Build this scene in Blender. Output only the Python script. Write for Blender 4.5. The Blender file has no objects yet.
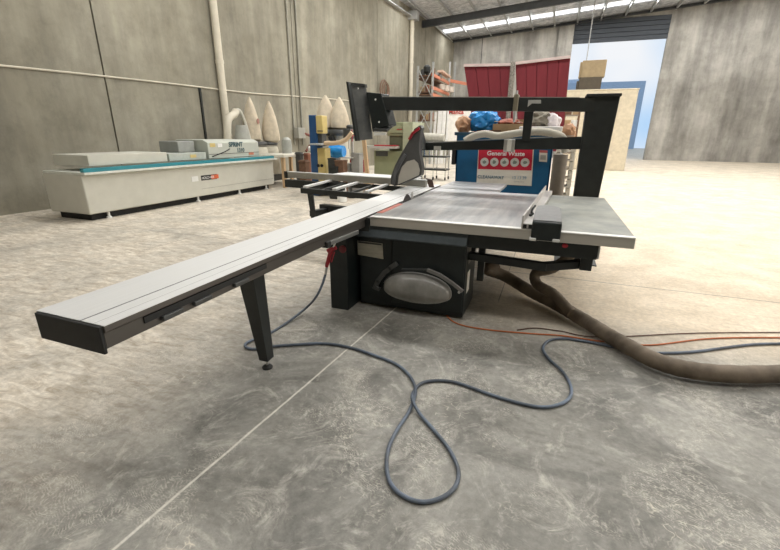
import bpy, bmesh, math, random
from mathutils import Vector, Matrix, Euler, noise
random.seed(7)
S = bpy.context.scene
COL = S.collection
R = math.radians

# ------------------------------------------------------------------ camera
F = 413.0; CX = 390.0; CY = 275.0; H = 1.6
RT = Vector((0.93441213, 0.35609783, 0.0082646)); FW = Vector((-0.33477889, 0.88592148, -0.32103928))
RT.normalize(); FW.normalize(); UP = RT.cross(FW); UP.normalize()
cam = bpy.data.cameras.new('camera'); co = bpy.data.objects.new('camera', cam); COL.objects.link(co)
cam.sensor_fit = 'HORIZONTAL'; cam.sensor_width = 36; cam.lens = F / 780 * 36; cam.clip_end = 400
M = Matrix((RT, UP, -FW)).transposed().to_4x4(); M.translation = (0, 0, H); co.matrix_world = M
S.camera = co
# ------------------------------------------------------------------ light
S.view_settings.view_transform = 'Standard'; S.view_settings.look = 'None'
S.view_settings.gamma = 1; S.view_settings.use_curve_mapping = False
S.view_settings.exposure = 0.0
w = bpy.data.worlds.new('sky'); S.world = w; w.use_nodes = True
nt = w.node_tree; bg = nt.nodes['Background']
tc = nt.nodes.new('ShaderNodeTexCoord'); nz = nt.nodes.new('ShaderNodeTexNoise'); nz.inputs['Scale'].default_value = 5
cr = nt.nodes.new('ShaderNodeValToRGB')
cr.color_ramp.elements[0].position = .35; cr.color_ramp.elements[0].color = (.45, .70, 1, 1)
cr.color_ramp.elements[1].position = .65; cr.color_ramp.elements[1].color = (.95, .97, 1, 1)
nt.links.new(tc.outputs['Generated'], nz.inputs['Vector']); nt.links.new(nz.outputs['Fac'], cr.inputs['Fac'])
nt.links.new(cr.outputs['Color'], bg.inputs['Color']); bg.inputs['Strength'].default_value = 0.95

def area(name, loc, rot, sx, sy, power, color):
    l = bpy.data.lights.new(name, 'AREA'); l.shape = 'RECTANGLE'; l.size = sx; l.size_y = sy
    l.energy = power; l.color = color
    o = bpy.data.objects.new(name, l); COL.objects.link(o); o.location = loc; o.rotation_euler = rot
    return o
ROOF0 = 9.43; RK = 0.073
def roofz(x): return ROOF0 + RK * x
SKYL = (0.5, 8.5, 16.5, 24.6, 33.6)
ra = -math.atan(RK)
for yy, pw in zip(SKYL, (520, 1350, 1600, 1400, 800)):
    area('skylight_daylight', (3.2, yy, roofz(3.2) - .12), (0, ra, 0), 23, .95, pw, (1, .985, .95))
#area('front_door_daylight', (3, -7.6, 2.9), (R(90), 0, 0), 13, 5.4, 110, (.93, .97, 1))
area('side_door_daylight', (15.5, 8.5, 2.6), (R(90), 0, R(90)), 9, 5, 650, (1, .90, .76))

# ------------------------------------------------------------------ materials
MATS = {}
def mat(name, c, rough=.6, metal=0, var=.12, scale=6, bump=0, bscale=40, c2=None, trans=0, alpha=1, emit=0, stretch=None, spec=.5):
    if name in MATS: return MATS[name]
    m = bpy.data.materials.new(name); m.use_nodes = True; n = m.node_tree.nodes; L = m.node_tree.links
    b = n['Principled BSDF']
    tc = n.new('ShaderNodeTexCoord'); mp = n.new('ShaderNodeMapping'); L.new(tc.outputs['Object'], mp.inputs['Vector'])
    if stretch: mp.inputs['Scale'].default_value = stretch
    nz = n.new('ShaderNodeTexNoise'); nz.inputs['Scale'].default_value = scale; nz.inputs['Detail'].default_value = 6
    nz.inputs['Roughness'].default_value = .62
    L.new(mp.outputs['Vector'], nz.inputs['Vector'])
    r = n.new('ShaderNodeValToRGB'); r.color_ramp.elements[0].position = .3; r.color_ramp.elements[1].position = .7
    k = 1 - var; k2 = 1 + var
    r.color_ramp.elements[0].color = (c[0] * k, c[1] * k, c[2] * k, 1) if c2 is None else (*c, 1)
    r.color_ramp.elements[1].color = (min(1, c[0] * k2), min(1, c[1] * k2), min(1, c[2] * k2), 1) if c2 is None else (*c2, 1)
    L.new(nz.outputs['Fac'], r.inputs['Fac']); L.new(r.outputs['Color'], b.inputs['Base Color'])
    b.inputs['Roughness'].default_value = rough; b.inputs['Metallic'].default_value = metal
    b.inputs['Specular IOR Level'].default_value = spec
    b.inputs['Transmission Weight'].default_value = trans; b.inputs['Alpha'].default_value = alpha
    if emit: L.new(r.outputs['Color'], b.inputs['Emission Color']); b.inputs['Emission Strength'].default_value = emit
    if bump:
        nb = n.new('ShaderNodeTexNoise'); nb.inputs['Scale'].default_value = bscale; nb.inputs['Detail'].default_value = 4
        L.new(mp.outputs['Vector'], nb.inputs['Vector'])
        bp = n.new('ShaderNodeBump'); bp.inputs['Strength'].default_value = bump; bp.inputs['Distance'].default_value = .02
        L.new(nb.outputs['Fac'], bp.inputs['Height']); L.new(bp.outputs['Normal'], b.inputs['Normal'])
    MATS[name] = m; return m

def floor_mat():
    m = bpy.data.materials.new('dusty_concrete_floor'); m.use_nodes = True; n = m.node_tree.nodes; L = m.node_tree.links
    b = n['Principled BSDF']; tc = n.new('ShaderNodeTexCoord'); P = tc.outputs['Object']
    def N(t, **k):
        x = n.new(t)
        for a, v in k.items(): setattr(x, a, v)
        return x
    def noi(scale, det=6, rough=.6, dist=0, vec=P):
        x = N('ShaderNodeTexNoise'); x.inputs['Scale'].default_value = scale; x.inputs['Detail'].default_value = det
        x.inputs['Roughness'].default_value = rough; x.inputs['Distortion'].default_value = dist; L.new(vec, x.inputs['Vector']); return x.outputs['Fac']
    def ma(op, a, bb=None, clamp=False):
        x = N('ShaderNodeMath', operation=op, use_clamp=clamp)
        for i, v in enumerate((a, bb)):
            if v is None: continue
            if isinstance(v, (int, float)): x.inputs[i].default_value = v
            else: L.new(v, x.inputs[i])
        return x.outputs[0]
    def mr(v, a, c, lo=0, hi=1):
        x = N('ShaderNodeMapRange'); L.new(v, x.inputs[0]); x.inputs[1].default_value = a; x.inputs[2].default_value = c
        x.inputs[3].default_value = lo; x.inputs[4].default_value = hi; return x.outputs[0]
    def mix(f, a, c):
        x = N('ShaderNodeMix', data_type='RGBA'); L.new(f, x.inputs[0]) if not isinstance(f, float) else None
        for i, v in ((6, a), (7, c)):
            if isinstance(v, tuple): x.inputs[i].default_value = (*v, 1)
            else: L.new(v, x.inputs[i])
        return x.outputs[2]
    sx = N('ShaderNodeSeparateXYZ'); L.new(P, sx.inputs[0]); X, Y, Z = sx.outputs
    base = mix(mr(noi(1.3, 9, .7, .8), .36, .64), (.135, .131, .118), (.345, .335, .302))
    fine = mr(noi(22, 6, .75), .3, .7, .78, 1.2)
    # scuffed swirls of pale dust
    sw = mr(noi(2.6, 10, .74, 2.6), .52, .68, 0, .62)
    base = mix(sw, base, (.60, .57, .51))
    # broken tread prints left in the dust: short diagonal bars
    mp = N('ShaderNodeMapping'); mp.inputs['Rotation'].default_value = (0, 0, R(24)); L.new(P, mp.inputs['Vector'])
    wob = N('ShaderNodeVectorMath', operation='ADD'); nv = N('ShaderNodeTexNoise'); nv.inputs['Scale'].default_value = 7; L.new(P, nv.inputs['Vector'])
    sc = N('ShaderNodeVectorMath', operation='SCALE'); L.new(nv.outputs['Color'], sc.inputs[0]); sc.inputs['Scale'].default_value = .16
    L.new(mp.outputs[0], wob.inputs[0]); L.new(sc.outputs[0], wob.inputs[1])
    br = N('ShaderNodeTexBrick'); L.new(wob.outputs[0], br.inputs['Vector']); br.inputs['Scale'].default_value = 21
    br.inputs['Mortar Size'].default_value = .06; br.inputs['Brick Width'].default_value = .55; br.inputs['Row Height'].default_value = .28
    br.inputs['Color1'].default_value = (0, 0, 0, 1); br.inputs['Color2'].default_value = (0, 0, 0, 1); br.inputs['Mortar'].default_value = (1, 1, 1, 1)
    bw = N('ShaderNodeRGBToBW'); L.new(br.outputs['Color'], bw.inputs[0])
    pm = mr(noi(1.7, 3, .5, .8), .50, .60); pm2 = mr(noi(34, 4, .7), .42, .6)
    tread = ma('MULTIPLY', ma('MULTIPLY', ma('MULTIPLY', bw.outputs[0], pm), pm2), .5)
    base = mix(tread, base, (.66, .62, .54))
    vn = N('ShaderNodeTexVoronoi', feature='DISTANCE_TO_EDGE'); vn.inputs['Scale'].default_value = 13
    wob2 = N('ShaderNodeVectorMath', operation='ADD'); sc2 = N('ShaderNodeVectorMath', operation='SCALE'); sc2.inputs['Scale'].default_value = .22
    L.new(nv.outputs['Color'], sc2.inputs[0]); L.new(P, wob2.inputs[0]); L.new(sc2.outputs[0], wob2.inputs[1]); L.new(wob2.outputs[0], vn.inputs['Vector'])
    vein = ma('MULTIPLY', mr(vn.outputs['Distance'], .0, .05, .8, 0), ma('MULTIPLY', mr(noi(1.9, 4, .6, .5), .53, .64), mr(noi(17, 4, .6), .45, .6)))
    base = mix(vein, base, (.72, .67, .56))
    # dark scrape marks
    vo = N('ShaderNodeTexVoronoi', feature='DISTANCE_TO_EDGE'); vo.inputs['Scale'].default_value = 1.1; mp2 = N('ShaderNodeMapping')
    mp2.inputs['Scale'].default_value = (1, .45, 1); mp2.inputs['Rotation'].default_value = (0, 0, R(70)); L.new(P, mp2.inputs['Vector']); L.new(mp2.outputs[0], vo.inputs['Vector'])
    scr = ma('MULTIPLY', mr(vo.outputs['Distance'], .0, .018, .5, 0), mr(noi(1.7, 3, .5), .55, .62))
    base = mix(scr, base, (.16, .155, .145))
    # thick sawdust film: over the left bay and the far hall
    far = ma('ADD', mr(Y, 3.0, 5.6), mr(X, -1.7, -3.0), True)
    far = ma('MULTIPLY', far, mr(noi(1.1, 7, .65, .5), .30, .58, .35, .98))
    str_ = N('ShaderNodeMapping'); str_.inputs['Scale'].default_value = (1.2, 4.2, 1); L.new(P, str_.inputs['Vector'])
    dustc = mix(mr(noi(3.5, 7, .7, .8, str_.outputs[0]), .36, .62), (.46, .39, .30), (.80, .74, .64))
    base = mix(far, base, dustc)
    warm = ma('MULTIPLY', mr(X, -.7, -.3), mr(Y, 3.3, 4.1)); warm = ma('MULTIPLY', warm, mr(Y, 9, 14, .8, .3))  # warm reflected light right of the saw, painted in with beige dust
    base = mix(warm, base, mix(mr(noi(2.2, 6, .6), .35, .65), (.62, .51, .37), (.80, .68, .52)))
    # saw-cut joints filled with pale dust, and slab joints
    wj = ma('MULTIPLY', ma('SUBTRACT', noi(4, 3), .5), .012)
    j = ma('ABSOLUTE', ma('ADD', ma('SUBTRACT', X, ma('MULTIPLY', Y, .078)), ma('ADD', 1.532, wj)))
    base = mix(mr(j, .004, .010, .85, 0), base, (.72, .69, .62))
    j2 = ma('ABSOLUTE', ma('SUBTRACT', ma('MODULO', ma('ADD', Y, 103.0), 5.6), 1.7))
    base = mix(mr(j2, .004, .012, .8, 0), base, (.15, .13, .11))
    j3 = ma('ABSOLUTE', ma('SUBTRACT', ma('MODULO', ma('ADD', X, 100.35), 5.0), 0.0))
    base = mix(ma('MULTIPLY', mr(j3, .004, .012, .8, 0), mr(Y, 4.0, 4.1)), base, (.15, .13, .11))
    fm = N('ShaderNodeMix', data_type='RGBA', blend_type='MULTIPLY'); fm.inputs[0].default_value = 1
    L.new(base, fm.inputs[6]); L.new(fine, fm.inputs[7]); L.new(fm.outputs[2], b.inputs['Base Color'])
    L.new(mr(noi(5, 5, .6), .3, .7, .5, .78), b.inputs['Roughness'])
    b.inputs['Specular IOR Level'].default_value = .35
    bp = N('ShaderNodeBump'); bp.inputs['Strength'].default_value = .25; bp.inputs['Distance'].default_value = .004
    L.new(noi(60, 4, .7), bp.inputs['Height']); L.new(bp.outputs[0], b.inputs['Normal'])
    return m

def concrete_mat(name, a, bb, stain=.5):
    m = bpy.data.materials.new(name); m.use_nodes = True; n = m.node_tree.nodes; L = m.node_tree.links; b = n['Principled BSDF']
    tc = n.new('ShaderNodeTexCoord'); P = tc.outputs['Object']
    def nz(sc, s=None, d=7, r=.62):
        x = n.new('ShaderNodeTexNoise'); x.inputs['Scale'].default_value = sc; x.inputs['Detail'].default_value = d; x.inputs['Roughness'].default_value = r
        if s:
            mp = n.new('ShaderNodeMapping'); mp.inputs['Scale'].default_value = s; L.new(P, mp.inputs['Vector']); L.new(mp.outputs[0], x.inputs['Vector'])
        else: L.new(P, x.inputs['Vector'])
        return x.outputs['Fac']
    def ramp(f, p0, c0, p1, c1):
        r = n.new('ShaderNodeValToRGB'); r.color_ramp.elements[0].position = p0; r.color_ramp.elements[0].color = (*c0, 1)
        r.color_ramp.elements[1].position = p1; r.color_ramp.elements[1].color = (*c1, 1); L.new(f, r.inputs[0]); return r.outputs[0]
    def mul(x, y, f=1):
        q = n.new('ShaderNodeMix'); q.data_type = 'RGBA'; q.blend_type = 'MULTIPLY'; q.inputs[0].default_value = f
        L.new(x, q.inputs[6]); L.new(y, q.inputs[7]); return q.outputs[2]
    c = ramp(nz(.45, None, 8), .35, a, .65, bb)
    c = mul(c, ramp(nz(1.0, (.9, .9, .16)), .35, (1 - stain * .35,) * 3, .6, (1, 1, 1)))
    c = mul(c, ramp(nz(3.2, (1, 1, .12)), .38, (.86, .86, .87), .6, (1.0, 1.0, 1.0)))
    c = mul(c, ramp(nz(1.7, None, 9, .75), .36, (.82, .82, .82), .55, (1, 1, 1)))
    L.new(c, b.inputs['Base Color']); b.inputs['Roughness'].default_value = .85
    bp = n.new('ShaderNodeBump'); bp.inputs['Strength'].default_value = .3; bp.inputs['Distance'].default_value = .01
    L.new(nz(14), bp.inputs['Height']); L.new(bp.outputs[0], b.inputs['Normal'])
    return m

def foil_mat():
    m = bpy.data.materials.new('silver_foil_blanket'); m.use_nodes = True; n = m.node_tree.nodes; L = m.node_tree.links; b = n['Principled BSDF']
    tc = n.new('ShaderNodeTexCoord'); P = tc.outputs['Object']
    nz = n.new('ShaderNodeTexNoise'); nz.inputs['Scale'].default_value = 2.2; nz.inputs['Detail'].default_value = 6; nz.inputs['Distortion'].default_value = 1.2; L.new(P, nz.inputs['Vector'])
    r = n.new('ShaderNodeValToRGB'); r.color_ramp.elements[0].position = .35; r.color_ramp.elements[0].color = (.50, .52, .56, 1)
    r.color_ramp.elements[1].position = .65; r.color_ramp.elements[1].color = (.93, .94, .97, 1); L.new(nz.outputs[0], r.inputs[0])
    br = n.new('ShaderNodeTexBrick'); br.inputs['Scale'].default_value = 1; br.inputs['Brick Width'].default_value = .3; br.inputs['Row Height'].default_value = .15
    br.inputs['Mortar Size'].default_value = .004; br.offset = 0; L.new(P, br.inputs['Vector'])
    br.inputs['Color1'].default_value = (1, 1, 1, 1); br.inputs['Color2'].default_value = (.93, .93, .93, 1); br.inputs['Mortar'].default_value = (.6, .6, .62, 1)
    q = n.new('ShaderNodeMix'); q.data_type = 'RGBA'; q.blend_type = 'MULTIPLY'; q.inputs[0].default_value = 1
    L.new(r.outputs[0], q.inputs[6]); L.new(br.outputs[0], q.inputs[7]); L.new(q.outputs[2], b.inputs['Base Color'])
    b.inputs['Metallic'].default_value = .25; b.inputs['Roughness'].default_value = .4
    bp = n.new('ShaderNodeBump'); bp.inputs['Strength'].default_value = .8; bp.inputs['Distance'].default_value = .08
    L.new(nz.outputs[0], bp.inputs['Height']); L.new(bp.outputs[0], b.inputs['Normal'])
    return m

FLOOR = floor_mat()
WALLM = concrete_mat('tilt_up_concrete', (.29, .268, .205), (.42, .395, .315), .7)
BACKM = concrete_mat('far_concrete', (.40, .385, .35), (.58, .56, .52), 1.3)
BLACK = mat('black_green_powdercoat', (.015, .020, .020), .42, 0, .25, 9, spec=.4)
BLACK2 = mat('black_steel', (.021, .024, .023), .5, 0, .3, 5, spec=.4)
APRON = mat('blue_grey_powdercoat', (.065, .08, .088), .5, 0, .18, 12)
ALU = mat('anodised_aluminium', (.62, .62, .61), .42, .55, .06, 8, stretch=(1, .15, 1))
ALUW = mat('bright_anodised_top', (.74, .745, .74), .45, .35, .04, 20, stretch=(6, .05, 1))
RAIL = mat('warm_anodised_rail', (.56, .53, .48), .38, .5, .07, 5, stretch=(.2, 1, 6))
CAST = mat('machined_cast_iron', (.22, .23, .245), .36, .5, .16, 3.2, c2=(.46, .45, .43), stretch=(3.2, .35, 1))  # pale lengthwise streaks: wear, plus ceiling reflections put into the colour
CAST2 = mat('pale_extension_steel', (.50, .51, .52), .4, .4, .06, 3)
CASTD = mat('dusty_side_table', (.20, .215, .205), .6, .2, .1, 5, c2=(.33, .33, .29))
STEEL = mat('steel', (.55, .54, .52), .35, .8, .1, 20)
CHROME = mat('chrome', (.75, .75, .76), .15, 1, .03, 20)
RED = mat('red_plastic', (.40, .015, .03), .4, 0, .1, 9)
WHITE = mat('white_plastic', (.78, .78, .75), .5, 0, .05, 9)
PAPER = mat('printed_paper', (.80, .77, .70), .6, 0, .04, 30)
LABEL = mat('worn_data_plate', (.42, .40, .33), .45, .2, .1, 6, c2=(.62, .59, .50), stretch=(1, 1, 6))
BEIGE = mat('machine_beige', (.58, .57, .50), .5, 0, .05, 4)
TEAL = mat('teal_strip', (.03, .24, .29), .45, 0, .1, 5)
RUB = mat('black_rubber', (.015, .015, .015), .7, 0, .2, 20)
PVC = mat('cream_pvc', (.66, .61, .50), .5, 0, .08, 3)
CLOTH = mat('dust_bag_cloth', (.60, .52, .40), .9, 0, .14, 7, bump=.5, bscale=18)
BLUE = mat('skip_blue', (.004, .10, .24), .5, 0, .15, 3)
MAROON = mat('maroon_panel', (.17, .013, .022), .65, 0, .14, 3, stretch=(4, 4, .4))
GREEN = mat('machine_olive_green', (.24, .26, .15), .5, 0, .08, 4)
YEL = mat('machine_yellow', (.62, .49, .19), .5, 0, .07, 5)
DBLUE = mat('machine_blue', (.015, .07, .19), .45, 0, .1, 5)
WOOD = mat('pale_timber', (.55, .38, .22), .65, 0, .2, 5, stretch=(1, 1, .2))
BROWN = mat('brown_clutter', (.16, .085, .05), .7, 0, .3, 8)
CARD = mat('cardboard', (.42, .29, .16), .8, 0, .12, 8)
ORANGE = mat('rack_orange', (.60, .22, .13), .6, 0, .12, 8)
GALV = mat('galvanised_steel', (.50, .51, .51), .45, .5, .12, 8)
RAFT = mat('grey_primer_steel', (.055, .06, .065), .55, 0, .15, 4)
DUCT = mat('dusty_flex_duct', (.085, .065, .045), .75, 0, .3, 5, c2=(.24, .19, .14))
HOSE = mat('blue_grey_air_hose', (.045, .048, .052), .5, 0, .3, 2.0, c2=(.17, .22, .30))
OCORD = mat('orange_cord', (.52, .15, .05), .5, 0, .15, 12)
GREYP = mat('grey_polycarbonate_board', (.50, .47, .41), .5, 0, .06, 6)
DGREY = mat('dark_grey_plastic', (.06, .062, .06), .38, 0, .2, 8)
MGREY = mat('mid_grey_plate', (.085, .09, .09), .45, .2, .2, 6, c2=(.16, .165, .16))
BAGB = mat('blue_polythene', (.01, .18, .55), .22, 0, .3, 7, c2=(.05, .38, .85))
CLEAR = mat('smoked_clear_lens', (.50, .48, .44), .13, 0, .25, 7, trans=.3, alpha=.78)
SKYP = mat('translucent_skylight_sheet', (.95, .96, 1), .5, 0, .03, 3, emit=1.3)

# ------------------------------------------------------------------ geometry helpers
def ray(u, v): return FW + RT * ((u - CX) / F) - UP * ((v - CY) / F)
def aty(u, v, y): d = ray(u, v); return Vector((0, 0, H)) + d * (y / d.y)
def atx(u, v, x): d = ray(u, v); return Vector((0, 0, H)) + d * (x / d.x)
def atz(u, v, z=0.0): d = ray(u, v); return Vector((0, 0, H)) + d * ((z - H) / d.z)

class MB:
    def __init__(s): s.bm = bmesh.new()
    def box(s, lo, hi, rz=0, piv=None, mi=0):
        lo = Vector(lo); hi = Vector(hi); c = (lo + hi) / 2; d = hi - lo
        g = bmesh.ops.create_cube(s.bm, size=1)
        T = Matrix.Translation(c) @ Matrix.Diagonal((abs(d.x), abs(d.y), abs(d.z), 1))
        if rz:
            p = Vector(piv) if piv is not None else c
            T = Matrix.Translation(p) @ Matrix.Rotation(rz, 4, 'Z') @ Matrix.Translation(-p) @ T
        bmesh.ops.transform(s.bm, matrix=T, verts=g['verts'])
        for f in {f for v in g['verts'] for f in v.link_faces}: f.material_index = mi
        return s
    def bar(s, a, b, w, h, up=(0, 0, 1), w2=None, h2=None):
        a = Vector(a); b = Vector(b); t = (b - a).normalized(); up = Vector(up)
        sd = t.cross(up); sd = sd.normalized() if sd.length > 1e-5 else Vector((1, 0, 0)); u = sd.cross(t)
        w2 = w if w2 is None else w2; h2 = h if h2 is None else h2; vs = []
        for p, ww, hh in ((a, w, h), (b, w2, h2)):
            for i, j in ((-1, -1), (1, -1), (1, 1), (-1, 1)): vs.append(s.bm.verts.new(p + sd * ww / 2 * i + u * hh / 2 * j))
        for q in ((0, 3, 2, 1), (4, 5, 6, 7), (0, 1, 5, 4), (1, 2, 6, 5), (2, 3, 7, 6), (3, 0, 4, 7)): s.bm.faces.new([vs[k] for k in q])
        return s
    def tube(s, pts, r, seg=10, smooth=True, rings=0):
        pts = [Vector(p) for p in pts]
        if smooth and len(pts) > 2:
            o = []; P = [pts[0] * 2 - pts[1]] + pts + [pts[-1] * 2 - pts[-2]]
            for i in range(1, len(P) - 2):
                n = 8
                for k in range(n):
                    t = k / n; a, b, c, d = P[i - 1:i + 3]
                    o.append(.5 * ((2 * b) + (c - a) * t + (2 * a - 5 * b + 4 * c - d) * t * t + (3 * b - a - 3 * c + d) * t ** 3))
            o.append(pts[-1]); pts = o
        n = len(pts); prev = None; L = []
        rr = r if isinstance(r, (list, tuple)) else None
        for i, p in enumerate(pts):
            t = (pts[min(i + 1, n - 1)] - pts[max(i - 1, 0)]).normalized()
            if prev is None:
                a = Vector((0, 0, 1)) if abs(t.z) < .9 else Vector((1, 0, 0)); sd = t.cross(a).normalized()
            else:
                sd = (prev - t * prev.dot(t)).normalized()
            prev = sd; u = sd.cross(t)
            q = rr[0] + (rr[1] - rr[0]) * i / (n - 1) if rr else r
            if rings and i % 2: q *= rings
            L.append([s.bm.verts.new(p + (sd * math.cos(k * 2 * math.pi / seg) + u * math.sin(k * 2 * math.pi / seg)) * q) for k in range(seg)])
        for i in range(n - 1):
            for k in range(seg): s.bm.faces.new((L[i][k], L[i][(k + 1) % seg], L[i + 1][(k + 1) % seg], L[i + 1][k]))
        s.bm.faces.new(L[0][::-1]); s.bm.faces.new(L[-1]); return s
    def lathe(s, prof, c, seg=16, sx=1, sy=1, wob=0, axis='Z'):
        c = Vector(c); L = []
        for j, (r, z) in enumerate(prof):
            row = []
            for k in range(seg):
                a = k * 2 * math.pi / seg; q = r * (1 + wob * math.sin(a * 3 + j * .7) + wob * .6 * math.sin(a * 5 + j))
                v = Vector((math.cos(a) * q * sx, math.sin(a) * q * sy, z))
                if axis == 'Y': v = Vector((v.x, -v.z, v.y))
                if axis == 'X': v = Vector((v.z, v.x, v.y))
                row.append(s.bm.verts.new(c + v))
            L.append(row)
        for i in range(len(L) - 1):
            for k in range(seg): s.bm.faces.new((L[i][k], L[i][(k + 1) % seg], L[i + 1][(k + 1) % seg], L[i + 1][k]))
        s.bm.faces.new(L[0][::-1]); s.bm.faces.new(L[-1]); return s
    def prism(s, poly, d, axis='Y', off=0):
        # poly of 3-D points, extruded by vector d
        d = Vector(d); a = [s.bm.verts.new(Vector(p)) for p in poly]; b = [s.bm.verts.new(Vector(p) + d) for p in poly]; n = len(a)
        s.bm.faces.new(a); s.bm.faces.new(b[::-1])
        for i in range(n): s.bm.faces.new((a[i], b[i], b[(i + 1) % n], a[(i + 1) % n]))
        return s
    def blob(s, c, rad, seed=0, amp=.2, sub=3, fr=2.2):
        g = bmesh.ops.create_icosphere(s.bm, subdivisions=sub, radius=1)
        for v in g['verts']:
            n = v.co.normalized(); k = 1 + amp * noise.fractal(n * fr + Vector((seed * 3.1, 0, seed)), .8, 2, 4)
            v.co = Vector(c) + Vector((n.x * rad[0] * k, n.y * rad[1] * k, n.z * rad[2] * k))
        return s
    def build(s, name, m, parent=None, bevel=0, smooth=True, label=None):
        bm = s.bm; bmesh.ops.recalc_face_normals(bm, faces=bm.faces)
        lo = Vector((1e9,) * 3); hi = -lo
        for v in bm.verts:
            for i in range(3): lo[i] = min(lo[i], v.co[i]); hi[i] = max(hi[i], v.co[i])
        org = Vector(((lo.x + hi.x) / 2, (lo.y + hi.y) / 2, lo.z))
        if name in KEEP: org = Vector((0, 0, 0))
        bmesh.ops.translate(bm, verts=bm.verts, vec=-org)
        me = bpy.data.meshes.new(name); bm.to_mesh(me); bm.free()
        for x in (m if isinstance(m, (list, tuple)) else [m]): me.materials.append(x)
        o = bpy.data.objects.new(name, me); COL.objects.link(o); wl = org
        if parent is not None: o.parent = parent; o.location = wl - WL(parent)
        else: o.location = wl
        if smooth:
            me.shade_smooth(); me.set_sharp_from_angle(angle=R(35))
        if bevel:
            b = o.modifiers.new('bevel', 'BEVEL'); b.width = bevel; b.segments = 2; b.limit_method = 'ANGLE'; b.angle_limit = R(40)
        if label: o['label'] = label
        return o
KEEP = {'floor', 'wall_left', 'wall_back', 'ceiling', 'wall_right'}
def WL(o):
    v = Vector(o.location)
    while o.parent: o = o.parent; v += Vector(o.location)
    return v
def B(lo, hi, name, m, parent=None, bevel=0, rz=0, piv=None, label=None): return MB().box(lo, hi, rz, piv).build(name, m, parent, bevel, label=label)
def tag(o, label, cat, group=None, kind=None):
    o['label'] = label; o['category'] = cat
    if group: o['group'] = group
    if kind: o['kind'] = kind
    return o
def thing(name, loc, label, cat, group=None):
    o = bpy.data.objects.new(name, None); o.empty_display_size = .1; COL.objects.link(o); o.location = loc; return tag(o, label, cat, group)
def struct(o): o['kind'] = 'structure'; return o
def text(name, body, size, origin, xdir, updir, m, parent, ext=.002, align='CENTER', bold=0):
    cu = bpy.data.curves.new('t', 'FONT'); cu.body = body; cu.size = size; cu.extrude = ext; cu.align_x = align; cu.offset = bold
    t = bpy.data.objects.new('t', cu); COL.objects.link(t); bpy.context.view_layer.update()
    me = bpy.data.meshes.new_from_object(t.evaluated_get(bpy.context.evaluated_depsgraph_get()))
    bpy.data.objects.remove(t); bpy.data.curves.remove(cu)
    x = Vector(xdir).normalized(); z = x.cross(Vector(updir)).normalized(); u = z.cross(x)
    Mx = Matrix((x, u, z)).transposed().to_4x4(); me.transform(Mx); me.materials.clear(); me.materials.append(m)
    o = bpy.data.objects.new(name, me); COL.objects.link(o); o.parent = parent; o.location = Vector(origin) - WL(parent); return o

# ================================================================== STRUCTURE
YB = 36.6
def wx(y): return -10.5 + .054 * y
WA = -math.atan(.054)
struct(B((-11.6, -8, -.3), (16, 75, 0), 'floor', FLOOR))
# left wall: tilt-up slabs with open vertical joints
mb = MB()
js = [-8, .2, 7.6, 15.05, 22.4, 29.8, YB + .3]
for a, b in zip(js[:-1], js[1:]):
    A = Vector((wx(a) - .09, a + .02, 0)); C = Vector((wx(b) - .09, b - .02, 0))
    mb.bar(A + Vector((0, 0, 5)), C + Vector((0, 0, 5)), .18, 10)
struct(mb.build('wall_left', WALLM, smooth=False))
mb = MB(); mb.bar((wx(-8) - .24, -8, 5), (wx(YB) - .24, YB + .3, 5), .08, 10); struct(mb.build('wall_left_backing', BLACK2, smooth=False))
# horizontal cable ledge along wall, conduits
pts = [(wx(y) + .02, y, z) for y, z in ((2, 2.72), (7, 2.84), (9.8, 2.88), (12.5, 2.9), (15, 3.0), (18.5, 3.12), (23, 3.2))]
struct(MB().tube(pts, .022, 6).build('trim_1', PVC))
for k, y in enumerate((14.75, 15.3)):
    struct(MB().tube([(wx(y) + .04, y, 1.2), (wx(y) + .04, y, 9)], .035, 8, False).build('trim_2', mat('grey_conduit', (.33, .32, .27), .6)))
struct(MB().bar((wx(10.35) + .02, 10.35, 1.0), (wx(10.35) + .02, 10.35, 2.86), .04, .07, (0, 1, 0)).build('trim_3', BLACK2))
# back wall with door opening
mb = MB()
mb.box((-9.2, YB, 0), (-.7, YB + .3, 9.6)).box((-.7, YB - .25, 0), (.30, YB + .3, 9.9)).box((6.3, YB, 0), (16, YB + .3, 10.8)).box((.3, YB, 9.4), (6.3, YB + .3, 10.0))
struct(mb.build('wall_back', BACKM, smooth=False))
mb = MB()
for k in range(5): mb.box((.3, YB - .05, 8.02 + k * .29), (6.3, YB + .12, 8.29 + k * .29))
struct(mb.build('door_1', mat('dark_roller_door', (.05, .06, .075), .6), bevel=.02))
for x in (-6.3,): struct(B((x, YB - .012, 0), (x + .05, YB, 9.2), 'trim_4', RAFT))
# right wall
mb = MB(); mb.box((16, -8, 0), (16.3, 4, 11)).box((16, 13, 0), (16.3, YB + .3, 11)).box((16, 4, 5.2), (16.3, 13, 11))
struct(mb.build('wall_right', WALLM, smooth=False))
# unseen wall behind the camera, closed solid to cut light from the front
mb = MB(); mb.box((-11.2, -8.3, 0), (16, -8, 11))
struct(mb.build('wall_front', WALLM, smooth=False))
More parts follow.
